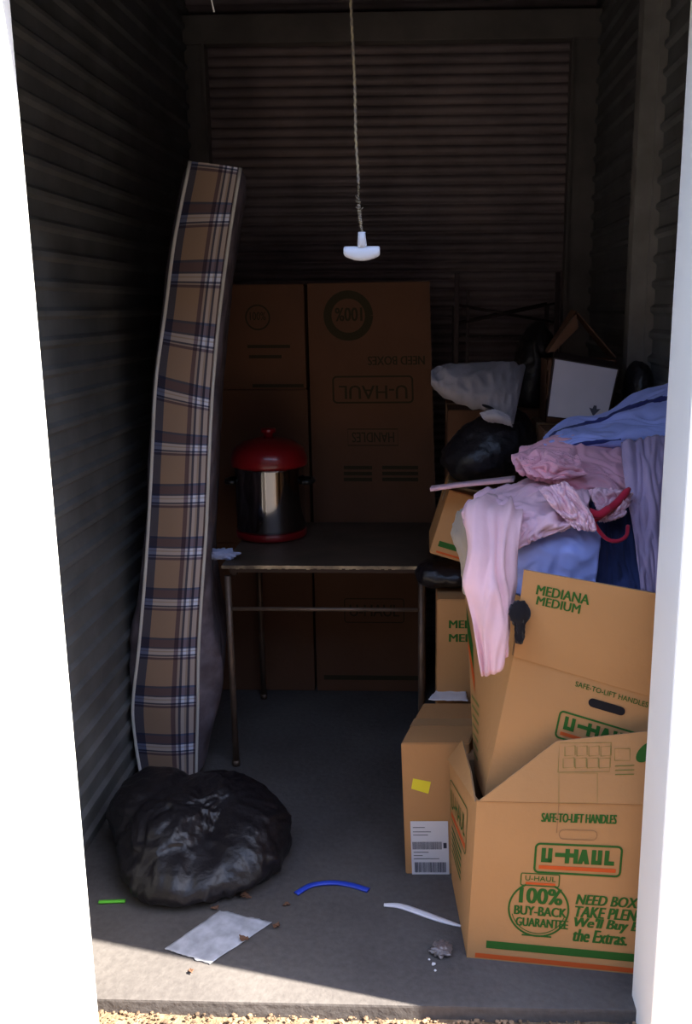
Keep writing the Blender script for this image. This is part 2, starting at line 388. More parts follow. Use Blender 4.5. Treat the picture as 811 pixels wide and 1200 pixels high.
# loose gravel along the slab edge
bm = bmesh.new()
for k in range(1500):
    x = random.uniform(-0.9, 0.6); y = SLAB - 0.003 - random.random() ** 1.3 * 0.16; s = 0.0015 + 0.0045 * random.random() ** 2
    mtx = Matrix.Translation((x, y, GZ + s * 0.3)) @ Matrix.Rotation(random.uniform(0, 6), 4, 'Z') @ Matrix.Diagonal((s * random.uniform(.8, 1.5), s, s * .7, 1))
    bmesh.ops.create_icosphere(bm, subdivisions=1, radius=1, matrix=mtx)
g = obj('gravel', bm, 'stone'); tag(g, 'loose sandy gravel lying along the concrete edge', 'gravel', kind='stuff')

# ------------------------------------------------------------ printing on cartons
class Print:
    """flat print drawn in metres on a (u right, v up) face"""
    def __init__(s): s.bm = bmesh.new(); s.n = 0
    def poly(s, pts, mi=0, h=0.0):
        vs = [s.bm.verts.new((x, y, h)) for x, y in pts]; f = s.bm.faces.new(vs); f.material_index = mi
    def rect(s, x0, y0, x1, y1, mi=0, h=0.0):
        k = max(1, int(abs(x1 - x0) / 0.05))
        for i in range(k): s.poly([(x0 + (x1 - x0) * i / k, y0), (x0 + (x1 - x0) * (i + 1) / k, y0), (x0 + (x1 - x0) * (i + 1) / k, y1), (x0 + (x1 - x0) * i / k, y1)], mi, h)
    def outline(s, pts, w, mi=0, closed=True):
        n = len(pts); P = [Vector(p) for p in pts]; I = []; O = []
        for i in range(n):
            a = P[i - 1] if (closed or i) else P[i]; b = P[(i + 1) % n] if (closed or i < n - 1) else P[i]
            t = (b - a).normalized(); nn = Vector((-t.y, t.x)) * w / 2; I.append(P[i] + nn); O.append(P[i] - nn)
        for i in range(n if closed else n - 1):
            j = (i + 1) % n; s.poly([I[i], I[j], O[j], O[i]], mi)
    def rrect(s, x0, y0, x1, y1, r, w, mi=0):
        pts = []
        for cx, cy, a0 in ((x1 - r, y1 - r, 0), (x0 + r, y1 - r, 90), (x0 + r, y0 + r, 180), (x1 - r, y0 + r, 270)):
            for k in range(6): a = math.radians(a0 + k * 18); pts.append((cx + r * math.cos(a), cy + r * math.sin(a)))
        s.outline(pts, w, mi)
    def ring(s, cx, cy, r, w, a0=0, a1=360, mi=0):
        n = 48; pts = [(cx + r * math.cos(math.radians(a0 + (a1 - a0) * k / n)), cy + r * math.sin(math.radians(a0 + (a1 - a0) * k / n))) for k in range(n + 1)]
        s.outline(pts, w, mi, closed=False)
    def text(s, body, x0, y0, x1, y1, mi=0, bold=0.02, flip=False, shear=0.0):
        c = bpy.data.curves.new('t', 'FONT'); c.body = body; c.size = 1; c.offset = 0.0; c.resolution_u = 3; c.shear = shear
        o = bpy.data.objects.new('t', c); me = bpy.data.meshes.new_from_object(o)
        xs = [v.co.x for v in me.vertices]; ys = [v.co.y for v in me.vertices]
        ax, bx, ay, by = min(xs), max(xs), min(ys), max(ys)
        for v in me.vertices:
            u = (v.co.x - ax) / (bx - ax); w = (v.co.y - ay) / (by - ay)
            if flip: u = 1 - u; w = 1 - w
            v.co = (x0 + u * (x1 - x0), y0 + w * (y1 - y0), 0)
        if bold > .01:                                    # heavier strokes: a second copy of the letters a hair aside
            for _ in range(2):
                k = len(s.bm.faces); s.bm.from_mesh(me); s.bm.faces.ensure_lookup_table()
                for f in s.bm.faces[k:]: f.material_index = mi
                for v in me.vertices: v.co.x += min(bold, .10) * .55 * (y1 - y0); v.co.z += .00012
        k = len(s.bm.faces); s.bm.from_mesh(me); s.bm.faces.ensure_lookup_table()
        for f in s.bm.faces[k:]: f.material_index = mi
        bpy.data.objects.remove(o); bpy.data.curves.remove(c); bpy.data.meshes.remove(me)
    def place(s, name, quad, size, mats, parent, lift=0.0011):
        """quad: bl, br, tr, tl (world); size (w, h) of the face in print metres"""
        bl, br, tr, tl = quad; W, H = size
        n = (br - bl).cross(tl - bl).normalized()
        for v in s.bm.verts:
            u, w = v.co.x / W, v.co.y / H
            p = bl * (1 - u) * (1 - w) + br * u * (1 - w) + tr * u * w + tl * (1 - u) * w
            v.co = p + n * (lift + v.co.z)
        return obj(name, s.bm, mats, parent, smooth='keep')
GO = ['green', 'orange', 'card']
def logo(x0, y0, x1, y1, faint=False, flip=False):
    p = Print(); w = x1 - x0; h = y1 - y0
    p.rrect(x0, y0, x1, y1, h * 0.14, h * 0.07)
    if flip:
        p.text('U-HAUL', x0 + w * .07, y0 + h * .14, x1 - w * .07, y0 + h * .66, flip=True, bold=.03)
    else:
        # the squared-off letters of the carton print
        gx = x0 + w * .07; W = w * .86; b = y0 + h * .36; t = y0 + h * .86; k = h * .14; L = t - b; cw = W / 6.0
        def U(x, ww): p.rect(x, b, x + k, t); p.rect(x + ww - k, b, x + ww, t); p.rect(x, b, x + ww, b + k)
        U(gx, cw * .9)
        p.rect(gx + cw * 1.12, b + L * .42, gx + cw * 1.95, b + L * .42 + k)
        x = gx + cw * 1.95; p.rect(x, b, x + k, t); p.rect(x + cw * .7, b, x + cw * .7 + k, t); p.rect(x, b + L * .42, x + cw * .7, b + L * .42 + k)
        x = gx + cw * 3.0; m_ = x + cw * .48
        p.poly([(x, b), (x + k * 1.1, b), (m_ + k * .5, t), (m_ - k * .5, t)]); p.poly([(m_ - k * .5, t), (m_ + k * .5, t), (x + cw * .96, b), (x + cw * .96 - k * 1.1, b)])
        p.rect(x + cw * .2, b + L * .2, x + cw * .76, b + L * .2 + k * .8)
        U(gx + cw * 4.1, cw * .85)
        x = gx + cw * 5.15; p.rect(x, b, x + k, t); p.rect(x, b, x + cw * .8, b + k)
        p.rect(x0 + w * .05, y0 + h * .12, x1 - w * .05, y0 + h * .25, 1)
    return p

def panel(bm, a, b, c, d, t=0.004, n=None, seg=1, bend=0.0, mi=0, emi=1):
    """thin cardboard panel a-b-c-d laid out as a fine bilinear grid; n = direction the thickness grows"""
    n = n or (b - a).cross(d - a).normalized()
    K = 1 if (t < .002) else 12
    F0, F1 = [], []
    for i in range(K + 1):
        w = i / K; r0, r1 = [], []
        for k in range(K + 1):
            u = k / K; p = a * (1 - u) * (1 - w) + b * u * (1 - w) + c * u * w + d * (1 - u) * w + n * bend * math.sin(w * math.pi)
            r0.append(bm.verts.new(p)); r1.append(bm.verts.new(p + n * t))
        F0.append(r0); F1.append(r1)
    def fc(v, m): bm.faces.new(v).material_index = m
    for i in range(K):
        for k in range(K):
            fc((F0[i][k], F0[i + 1][k], F0[i + 1][k + 1], F0[i][k + 1]), 2 if mi == 0 and emi == 1 else mi)
            fc((F1[i][k], F1[i][k + 1], F1[i + 1][k + 1], F1[i + 1][k]), mi)
        fc((F0[i][0], F1[i][0], F1[i + 1][0], F0[i + 1][0]), emi); fc((F0[i][K], F0[i + 1][K], F1[i + 1][K], F1[i][K]), emi)
        fc((F0[0][i], F0[0][i + 1], F1[0][i + 1], F1[0][i]), emi); fc((F0[K][i], F1[K][i], F1[K][i + 1], F0[K][i + 1]), emi)

class Carton:
    """carton from eight corners: B = bottom (fl, fr, rr, rl), T = top; open or closed with tape"""
    def __init__(s, name, label, B, T, open_=False, m='card', group=None, tape=True):
        s.B, s.T = [Vector(p) for p in B], [Vector(p) for p in T]
        c = sum(s.B, Vector()) / 4; c.z = min(p.z for p in s.B)
        s.root = thing(name, label, 'cardboard box', c, group); s.m = m
        ms = [m, 'card_edge', 'card_in'] if m == 'card' else [m, m, m]
        s.ms = ms
        bm = bmesh.new()
        if open_:
            for i in range(4):
                j = (i + 1) % 4
                inn = ((s.B[0] + s.B[2]) / 2 - (s.B[i] + s.B[j]) / 2)
                nn = (s.B[j] - s.B[i]).cross(s.T[i] - s.B[i]).normalized()
                # outer face at the corner, thickness inward; panel 'mi' side outside
                off = -nn * 0.004
                panel(bm, s.B[i] + off, s.B[j] + off, s.T[j] + off, s.T[i] + off, 0.004, nn)
            up = Vector((0, 0, 1)); k = 0.004
            cc = sum(s.B, Vector()) / 4
            q = [p.lerp(cc, 0.012) for p in s.B]
            panel(bm, q[0], q[1], q[2], q[3], k, (q[1] - q[0]).cross(q[3] - q[0]).normalized())
            s.body = obj('carton_body', bm, ms, s.root)
        else:
            v = [bm.verts.new(p) for p in s.B + s.T]
            for q in ((3, 2, 1, 0), (4, 5, 6, 7), (0, 1, 5, 4), (1, 2, 6, 5), (2, 3, 7, 6), (3, 0, 4, 7)): bm.faces.new([v[i] for i in q])
            bmesh.ops.bevel(bm, geom=list(bm.edges), offset=0.003, segments=2, affect='EDGES')
            s.body = obj('carton_body', bm, ms, s.root)
            if tape:
                a = (s.T[0] + s.T[3]) / 2; b = (s.T[1] + s.T[2]) / 2; n = (s.T[1] - s.T[0]).cross(s.T[3] - s.T[0]).normalized()
                d = (s.T[3] - s.T[0]).normalized() * 0.024; bm = bmesh.new()
                panel(bm, a - d + n * .0002, b - d + n * .0002, b + d + n * .0002, a + d + n * .0002, 0.0008, n, mi=0, emi=0)
                dl = (s.B[0] - s.T[0]).normalized() * 0.06; nl = (a - b).normalized()
                panel(bm, a - d + nl * .0003, a - d + nl * .0003 + dl, a + d + nl * .0003 + dl, a + d + nl * .0003, 0.0008, nl, mi=0, emi=0)
                obj('packing_tape', bm, 'tape', s.root)
    def front(s): return (s.B[0], s.B[1], s.T[1], s.T[0])
    def left(s): return (s.B[3], s.B[0], s.T[0], s.T[3])
    def flap(s, a, b, c, d, bend=0.0, n=None, label=None):
        bm = bmesh.new(); panel(bm, a, b, c, d, 0.004, n, bend=bend)
        return obj('flap', bm, s.ms, s.root, label=label)
def upright(name, label, x0, x1, y0, y1, z0, z1, yaw=0, **k):
    c = Vector(((x0 + x1) / 2, (y0 + y1) / 2, 0)); R = Matrix.Rotation(math.radians(yaw), 3, 'Z')
    q = [c + R @ (Vector((x, y, 0)) - c) for x, y in ((x0, y0), (x1, y0), (x1, y1), (x0, y1))]
    return Carton(name, label, [p + Vector((0, 0, z0)) for p in q], [p + Vector((0, 0, z1)) for p in q], **k)

# ------------------------------------------------------------ large open carton at the front right
fbl = PZ(547, 1122)
ftl = PY(559, 938, fbl.y + .008); W_A = 0.50
ex = (PZ(745, 1142) - fbl); ex.z = 0; ex.normalize()
fbr = fbl + ex * W_A; ftr = PY(755, 942, ftl.y + ex.y * .44) - ftl; ftr = ftl + ftr.normalized() * (W_A - 0.005)
rbl = PZ(537, 1050); rbl.y = 2.285; rbl.x = 0.075; rtl = PY(526, 890, 2.275)
rbr = rbl + Vector((W_A - 0.01, -.05, 0)); rtr = Vector((rbr.x, 2.23, 0.40))
A = Carton('moving_box', 'large open brown moving box with green round seal, on the floor by the right jamb', [fbl, fbr, rbr, rbl], [ftl, ftr, rtr, rtl], open_=True)
WA, HA = 0.50, (ftl - fbl).length
def on_quad(q, x, y, W, H):
    lo = Vector((0.5, 0.5))
    nrm = (q[1] - q[0]).cross(q[3] - q[0]); r = ray(x, y); P_ = CAM + r * ((q[0] - CAM).dot(nrm) / r.dot(nrm))
    for _ in range(30):
        # refine against the true twisted face
        u, w = lo; S = q[0] * (1 - u) * (1 - w) + q[1] * u * (1 - w) + q[2] * u * w + q[3] * (1 - u) * w
        du = (q[1] - q[0]) * (1 - w) + (q[2] - q[3]) * w; dw = (q[3] - q[0]) * (1 - u) + (q[2] - q[1]) * u
        e = P_ - S; a, b, c = du.dot(du), du.dot(dw), dw.dot(dw); det = a * c - b * b
        lo = Vector((u + (e.dot(du) * c - e.dot(dw) * b) / det, w + (e.dot(dw) * a - e.dot(du) * b) / det))
    return lo.x * W, lo.y * H
def fuv(x, y, q=None, W=None, H=None):      # pixel -> print coordinates on a carton's face
    return on_quad(q or A.front(), x, y, W or WA, H or HA)
x0, y0 = fuv(626, 1021); x1, y1 = fuv(729, 991)
logo(x0, y0, x1, y1).place('printed_logo', A.front(), (WA, HA), GO, A.root)
# guarantee seal
p = Print(); cx, cy = fuv(631, 1065); rr = (fuv(666, 1065)[0] - fuv(596, 1065)[0]) / 2
p.ring(cx, cy, rr, 0.0045, 118, 422); p.ring(cx, cy, rr * 0.90, 0.002, 195, 345)
p.rrect(cx - rr * .66, cy + rr * .86, cx + rr * .62, cy + rr * 1.3, 0.004, 0.0025, 0)
p.text('U-HAUL', cx - rr * .52, cy + rr * 1.04, cx + rr * .5, cy + rr * 1.22, 0, .02); p.rect(cx - rr * .5, cy + rr * .90, cx + rr * .5, cy + rr * .98, 1)
p.text('100%', cx - rr * .68, cy + rr * .20, cx + rr * .72, cy + rr * .78, 0, .10)
p.text('BUY-BACK', cx - rr * .82, cy - rr * .24, cx + rr * .92, cy + rr * .10, 0, .12)
p.text('GUARANTEE', cx - rr * .74, cy - rr * .66, cx + rr * 1.0, cy - rr * .34, 0, .12)
p.rect(cx - rr * .50, cy - rr * 1.02, cx + rr * .50, cy - rr * .96, 0)
p.place('printed_seal', A.front(), (WA, HA), GO, A.root)
xa = fuv(674, 1060)[0]; xb = fuv(755, 1060)[0]
for t, ya, yb, wd in (('NEED BOXES?', 1057, 1047, 1.12), ('TAKE PLENTY.', 1072, 1061, 1.14), ("We'll Buy Back", 1087, 1074, 1.22), ('the Extras.', 1101, 1088, .78)):
    p = Print(); p.text(t, xa, fuv(680, ya + 2)[1], xa + (xb - xa) * wd, fuv(680, yb)[1], 0, .14, shear=.22)
    p.place('printed_lettering', A.front(), (WA, HA), GO, A.root)
xa, ya = fuv(634, 962); xb, yb = fuv(722, 953)
p = Print(); p.text('SAFE-TO-LIFT HANDLES', xa, ya, xb, yb, 0, .10)
p.place('printed_lettering', A.front(), (WA, HA), GO, A.root)
p = Print()
za = fuv(560, 1108)[1]; zb = fuv(560, 1117)[1]
zb = 0.012
p.rect(0.045, 0.032, WA, 0.052, 0); p.rect(0.02, 0.004, WA, 0.016, 1); p.rect(0.14, 0.037, 0.14, 0.045, 2) if 0 else None
p.place('printed_band', A.front(), (WA, HA), GO, A.root)
p = Print(); xa, ya = fuv(655, 982); xb, yb = fuv(700, 972)
p.rrect(xa, ya, xb, yb, (yb - ya) * .45, 0.0016, 0)
for q in (652,): p.rect(fuv(q, 975)[0], fuv(q, 975)[1], fuv(q, 975)[0] + .0015, HA, 0)
p.rect(0, HA - .002, WA, HA - .0005, 0)
p.place('handle_perforation', A.front(), (WA, HA), ['crease'], A.root)
HB = 0.30
p = Print(); p.text('U-HAUL', 0.03, .27, .2, .33, 0); p.rrect(.02, .23, .22, .36, .01, .004); p.rect(.03, .24, .21, .255, 1)
for k in range(5): p.rect(.03, .20 - k * .02, .17, .209 - k * .02, 0)
p.place('printed_side_panel', A.left(), (HB, HA), GO, A.root)
# flaps of the front carton
fa = ftl + Vector((0.004, 0, 0)); fb = ftr
fc_ = PY(775, 848, 1.93); fd = PY(652, 868, 1.975)
fl = A.flap(fa, fb + Vector((0.0, 0, 0)), Vector((fb.x + 0.02, fc_.y, fc_.z)), fd, n=Vector((0, -1, 0.15)).normalized(), label='raised front flap leaning on the upper box')
qf = (fa, fb + Vector((.0, 0, 0)), Vector((fb.x + .02, fc_.y, fc_.z)), fd)
p = Print()
QW, QH = .5, .2
def fq(x, y): return on_quad(qf, x, y, QW, QH)
def prect(a, b, c, d, w=.0016):
    P0 = [fq(*a), fq(*b), fq(*c), fq(*d)]; p.outline(P0, w, 0)
prect((606, 871), (664, 874), (664, 898), (600, 893)) if 0 else None
for k in range(4): prect((662 + k * 14, 874), (674 + k * 14, 873), (674 + k * 14, 884), (662 + k * 14, 885))
for k in range(4): prect((660 + k * 14, 888), (673 + k * 14, 887), (673 + k * 14, 898), (660 + k * 14, 899))
prect((656, 870), (716, 869), (714, 903), (654, 904))
prect((720, 876), (738, 876), (738, 890), (720, 890)); prect((655, 905), (700, 905), (700, 940), (655, 940), .001)
for k in range(3): 
    a_, b_ = fq(721, 896 + 5 * k), fq(742, 898 + 5 * k); p.rect(a_[0], a_[1] - .003, b_[0], a_[1], 0)
p.place('printed_diagram', qf, (QW, QH), ['green_faint'], A.root, lift=0.0055)
p = Print(); c_ = fq(757, 880); p.poly([(c_[0] + .026 * math.cos(a), c_[1] + .028 * math.sin(a)) for a in [k * math.pi / 14 for k in range(28)]], 0)
p.place('printed_green_seal', qf, (QW, QH), GO, A.root, lift=0.0055)
# left flap folded back down inside towards the rear
A.flap(rtl, ftl + Vector((-.002, -.01, .002)), PY(553, 905, 2.08), PY(543, 868, 2.26), n=Vector((-1, 0, .3)).normalized(), label='left flap folded upward')
A.flap(rtr, rtl, rtl + Vector((.03, .06, -.0)), rtr + Vector((0, .06, 0)))

# ------------------------------------------------------------ tilted carton with clothes on top of it
Bc = [PY(567, 936, 2.03), PY(752, 992, 2.0), None, PY(556, 905, 2.24)]
Bc[2] = Bc[1] + (Bc[3] - Bc[0])
Tc = [PY(602, 768, 2.00), PY(792, 824, 1.96), None, PY(546, 706, 2.42)]
Tc[2] = Vector((Tc[1].x - .02, 2.42, Tc[1].z + .02))
B = Carton('moving_box', 'open brown moving box marked MEDIUM, tilted, stacked on the front box and heaped with clothes', Bc, Tc, open_=True)
WB, HBx = 0.42, (Tc[0] - Bc[0]).length
g_ = lambda x, y: fuv(x, y, B.front(), WB, HBx)
p = logo(*g_(651, 893), *g_(651, 893)) if 0 else None
c0 = g_(657, 832); p = logo(c0[0], c0[1] - .068, c0[0] + .215, c0[1])
p.place('printed_logo', B.front(), (WB, HBx), GO, B.root)
p = Print(); a_ = g_(674, 801); b_ = g_(757, 832); p.text('SAFE-TO-LIFT HANDLES', a_[0], a_[1] - .004, b_[0], a_[1] + .009, 0, .02)
p.place('printed_lettering', B.front(), (WB, HBx), GO, B.root)
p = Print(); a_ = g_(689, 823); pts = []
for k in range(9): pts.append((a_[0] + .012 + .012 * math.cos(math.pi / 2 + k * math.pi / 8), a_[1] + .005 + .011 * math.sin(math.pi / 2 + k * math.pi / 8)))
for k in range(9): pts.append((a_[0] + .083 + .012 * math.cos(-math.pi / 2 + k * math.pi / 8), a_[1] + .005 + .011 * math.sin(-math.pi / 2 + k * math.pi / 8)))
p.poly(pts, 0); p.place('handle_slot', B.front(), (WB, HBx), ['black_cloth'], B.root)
p = Print(); pts2 = [(x, y - .004) for x, y in pts[3:14]]
p.outline([(pts[i][0], pts[i][1]) for i in (8, 7, 6, 5, 4, 3, 2, 1, 0, 17, 16, 15, 14)], .003, 0, closed=False) if 0 else None
p = Print(); 
p.place('side_print', B.left(), (.3, HBx), GO, B.root) if 0 else None
p = Print(); H_ = HBx
p.poly([(.005, H_ * .98), (.005, H_ * .82), (.05, H_ * .64), (.05, H_ * .78)], 0); p.poly([(.005, H_ * .80), (.005, H_ * .73), (.06, H_ * .50), (.06, H_ * .60)], 1)
for k in range(7): p.rect(.02, H_ * (.45 - .055 * k), .11, H_ * (.47 - .055 * k), 2)
p.place('printed_side_panel', B.left(), (.3, HBx), ['green', 'orange', 'green_faint'], B.root)
fq1 = (Tc[0], Tc[1], PY(800, 700, 1.90), PY(614, 667, 1.94))
bm = bmesh.new(); panel(bm, *fq1, 0.004)
o = obj('flap', bm, ['card', 'card_edge', 'card_in'], B.root, label='raised front flap printed MEDIANA MEDIUM')
p = Print()
for t, c1, c2, c3 in (('MEDIANA', (628, 695), (689, 709), (629, 684)), ('MEDIUM', (628, 707), (679, 722), (629, 697))):
    p = Print()
    a_ = on_quad(fq1, *c1, .42, .2); b_ = on_quad(fq1, *c2, .42, .2); d_ = on_quad(fq1, *c3, .42, .2)
    p.text(t, a_[0], a_[1], b_[0], d_[1], 0, .10, shear=0.1)
    p.place('printed_lettering', fq1, (.42, .2), GO, B.root, lift=0.0048)
B.flap(Tc[3], Tc[0], PY(612, 700, 2.02), PY(552, 668, 2.40), n=Vector((-1, 0, .2)).normalized(), label='left flap standing upright under the pink sleeve')
B.flap(Tc[2], Tc[3], Tc[3] + Vector((.02, .06, .12)), Tc[2] + Vector((0, .06, .12)), n=Vector((0, 1, 0)))

# ------------------------------------------------------------ sealed carton with the shipping label
cfl = PZ(475, 1033); cfl.y = 2.297
cw = 0.185; e1 = Vector((1, 0.03, 0)).normalized()
cB = [cfl, cfl + e1 * cw, cfl + e1 * cw + Vector((.06, .26, 0)), cfl + Vector((.06, .26, 0))]
h_ = PY(465, 871, cfl.y).z
cT = [q + Vector((-.012, 0, h_)) for q in cB]
C_ = Carton('shipping_box', 'sealed plain brown shipping box with white barcode label and yellow sticker on the floor', cB, cT, m='card')
CW, CH = cw, h_
f_ = lambda x, y: fuv(x, y, C_.front(), CW, CH)
p = Print(); a_ = f_(483, 1025); b_ = f_(525, 962); p.rect(a_[0], a_[1], b_[0], b_[1], 0)
o = p.place('shipping_label', C_.front(), (CW, CH), ['label'], C_.root, lift=.0012); o['label'] = 'white shipping label'
lab = o
p = Print(); w_ = b_[0] - a_[0]; h2 = b_[1] - a_[1]
x = a_[0] + w_ * .08
while x < b_[0] - w_ * .08:
    s = random.choice((.0012, .0018, .0028)); p.rect(x, a_[1] + h2 * .05, x + s, a_[1] + h2 * .24, 0); x += s + random.choice((.001, .0017))
x = a_[0] + w_ * .04
while x < b_[0] - w_ * .2:
    s = random.choice((.0010, .0015)); p.rect(x, a_[1] + h2 * .48, x + s, a_[1] + h2 * .62, 0); x += s + .0011
for yy, ww in ((.88, .4), (.80, .6), (.74, .5), (.42, .5), (.36, .3), (.30, .85)): p.rect(a_[0] + w_ * .06, a_[1] + h2 * yy, a_[0] + w_ * .06 + w_ * ww * .8, a_[1] + h2 * (yy + .012), 0)
p.rect(b_[0] - w_ * .14, a_[1] + h2 * .5, b_[0] - w_ * .05, a_[1] + h2 * .60, 0)
p.place('barcode', C_.front(), (CW, CH), ['ink'], lab, lift=.0018)
p = Print(); p.poly([f_(482, 924), f_(502, 930), f_(505, 916), f_(484, 912)], 0)
p.place('yellow_sticker', C_.front(), (CW, CH), ['yellow'], C_.root, lift=.0012)

# ------------------------------------------------------------ cartons behind on the right
D = upright('moving_box', 'closed brown box with green size print standing behind the labelled shipping box', .036, .62, 2.62, 3.02, 0, .70)
fd_ = lambda x, y: fuv(x, y, D.front(), .584, .70)
for t, u0, u1, w_ in (('MEDIANA', (526, 736), (550, 727), .16), ('MEDIUM', (526, 752), (550, 743), .14)):
    p = Print(); a_ = fd_(*u0); b_ = fd_(*u1); p.text(t, a_[0], a_[1], a_[0] + w_, b_[1], 0, .10)
    p.place('printed_lettering', D.front(), (.584, .70), ['green', 'orange'], D.root)
# small tilted carton above
q0 = PY(503, 648, 2.64); rot = Matrix.Rotation(math.radians(17), 3, 'Y')
def tl_box(o0, w, d, h, R): 
    q = [Vector((0, 0, 0)), Vector((w, 0, 0)), Vector((w, d, 0)), Vector((0, d, 0))]
    return [o0 + R @ p_ for p_ in q], [o0 + R @ (p_ + Vector((0, 0, h))) for p_ in q]
b0, t0 = tl_box(q0, .27, .26, .20, rot)
E = Carton('moving_box', 'small brown box tilted to one side under the thin pale board, beside the beige cloth', b0, t0, m='card')
p = Print(); p.rect(.018, .028, .14, .045, 0); p.rect(.018, .008, .2, .014, 1); p.place('printed_band', E.front(), (.27, .20), GO, E.root)
K = upright('moving_box', 'tall brown box hidden behind the heap of clothes, under the white box', .345, .625, 2.68, 3.02, .702, 1.195, m='card_shaded')
R2 = upright('moving_box', 'brown box standing between the tall back boxes and the black bags', .075, .50, 3.10, 3.50, 0, 1.21, m='card_shaded')
# ------------------------------------------------------------ back stacks
YS = 3.55
xa, xb = PY(359, 420, YS).x, PY(362, 420, YS).x
xe = PY(503, 470, YS).x
zs = PY(320, 456, YS).z; ztop = PY(320, 333, YS).z; ztop2 = PY(430, 333, YS).z
gb = None
S1 = upright('moving_box', 'bottom brown box of the left back stack, seen under the table', xa - .44, xa, YS, YS + .44, 0, .63, m='card_shaded', tape=False)
S2 = upright('moving_box', 'middle brown box of the left back stack, behind the red lidded cooker', xa - .44, xa, YS, YS + .44, .632, zs - .002, m='card_shaded', tape=False)
S3 = upright('moving_box', 'top brown box of the left back stack, beside the plaid mattress', xa - .45, xa - .003, YS - .004, YS + .44, zs, ztop, m='card_shaded')
S4 = upright('moving_box', 'bottom brown box of the right back stack, under the table between its legs', xb, xe - .01, YS, YS + .46, 0, .66, m='card_shaded', tape=False)
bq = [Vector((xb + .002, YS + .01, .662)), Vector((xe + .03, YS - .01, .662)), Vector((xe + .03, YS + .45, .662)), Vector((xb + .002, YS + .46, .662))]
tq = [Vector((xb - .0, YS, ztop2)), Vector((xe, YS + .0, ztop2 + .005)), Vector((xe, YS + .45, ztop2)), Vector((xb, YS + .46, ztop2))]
S5 = Carton('moving_box', 'tall brown box standing upside down in the right back stack, open at the top', bq, tq, open_=True, m='card_shaded')
bm = bmesh.new()
S5.flap(tq[0], tq[1], Vector((xe - .03, YS + .19, ztop2 - .075)), Vector((xb + .03, YS + .19, ztop2 - .075)), n=Vector((0, .2, 1)).normalized(), label='front flap sagging inward')
S5.flap(tq[3], tq[2], Vector((xe - .03, YS + .27, ztop2 - .06)), Vector((xb + .03, YS + .27, ztop2 - .06)), n=Vector((0, -.2, 1)).normalized())
WS, HS = xe - xb, ztop2 - .662
fs = lambda x, y: fuv(x, y, S5.front(), WS, HS)
a_ = fs(391, 472); b_ = fs(483, 441); logo(a_[0], a_[1], b_[0], b_[1], flip=True).place('printed_logo', S5.front(), (WS, HS), ['back_print', 'back_print'], S5.root)
SP = lambda p, n: p.place(n, S5.front(), (WS, HS), ['back_print'], S5.root)
p = Print(); c_ = fs(408, 370); p.ring(c_[0], c_[1], .078, .03, 0, 360); p.text('100%', c_[0] - .05, c_[1] - .02, c_[0] + .05, c_[1] + .03, 0, .06, flip=True); SP(p, 'printed_seal')
a_ = fs(431, 428); b_ = fs(497, 417); p = Print(); p.text('NEED BOXES', a_[0], a_[1], b_[0], b_[1], 0, .06, flip=True); SP(p, 'printed_lettering')
a_ = fs(408, 522); b_ = fs(466, 503); p = Print(); p.outline([(a_[0], a_[1]), (b_[0], a_[1]), (b_[0], b_[1]), (a_[0], b_[1])], .004)
p.text('HANDLES', a_[0] + .015, a_[1] + .012, b_[0] - .015, b_[1] - .012, 0, .03, flip=True); SP(p, 'printed_lettering')
for k, (u0, u1) in enumerate(((403, 436), (448, 490))):
    p = Print()
    for m_ in range(3):
        a_ = fs(u0, 550 + 7 * m_); b_ = fs(u1, 546 + 7 * m_); p.rect(a_[0], a_[1], b_[0], b_[1], 0)
    SP(p, 'printed_block')
q3 = S3.front(); W3 = .447; H3 = ztop - zs; f3 = lambda x, y: fuv(x, y, q3, W3, H3)
p = Print(); c_ = f3(302, 372); p.ring(c_[0], c_[1], .045, .006); p.text('100%', c_[0] - .03, c_[1] - .01, c_[0] + .03, c_[1] + .02, 0, .03)
p.place('printed_seal', q3, (W3, H3), ['back_print'], S3.root)
for u, v in (((290, 408), (340, 404)), ((292, 420), (330, 416))):
    p = Print(); p.rect(*f3(*u), *f3(*v), 0); p.place('printed_block', q3, (W3, H3), ['back_print'], S3.root)
p = Print(); p.rect(*f3(296, 454), *f3(356, 450), 0)
p.place('printed_band', q3, (W3, H3), ['back_print'], S3.root)
q4 = S4.front(); p = Print(); p.rrect(.12, .3, .36, .4, .01, .004); p.text('U-HAUL', .14, .325, .34, .375, 0, .03); p.rect(0.03, .05, .42, .07, 0)
p.place('printed_logo', q4, (xe - .01 - xb, .66), ['back_print'], S4.root)

# ------------------------------------------------------------ table
tf = 2.88; th = PY(400, 663, tf).z
tx0, tx1 = -0.665, 0.03; ty1 = 3.50
T = thing('folding_table', 'worn dark folding table with chipped pale front edge, in front of the back boxes', 'table', ((tx0 + tx1) / 2, 3.18, 0))
bm = bmesh.new(); box(bm, (tx0, tf, th - .012), (tx1, ty1, th), 0.003)
obj('tabletop', bm, 'tabletop', T)
bm = bmesh.new()
n_ = 60
for i in range(n_):                                      # ragged chipped edge band
    x = tx0 + (tx1 - tx0) * i / n_; x2 = tx0 + (tx1 - tx0) * (i + 1) / n_
    hh = 0.0105 + .004 * noise.noise(Vector((i * .9, 0, 0)))
    box(bm, (x, tf - .0025 - .001 * random.random(), th - .0005 - hh), (x2, tf - .0001, th - .0005 * random.random()))
obj('edge_band', bm, 'table_edge', T)
bm = bmesh.new(); box(bm, (tx0 + .02, tf + .02, th - .03), (tx1 - .02, tf + .04, th - .013)); box(bm, (tx0 + .02, ty1 - .04, th - .045), (tx1 - .02, ty1 - .02, th - .013))
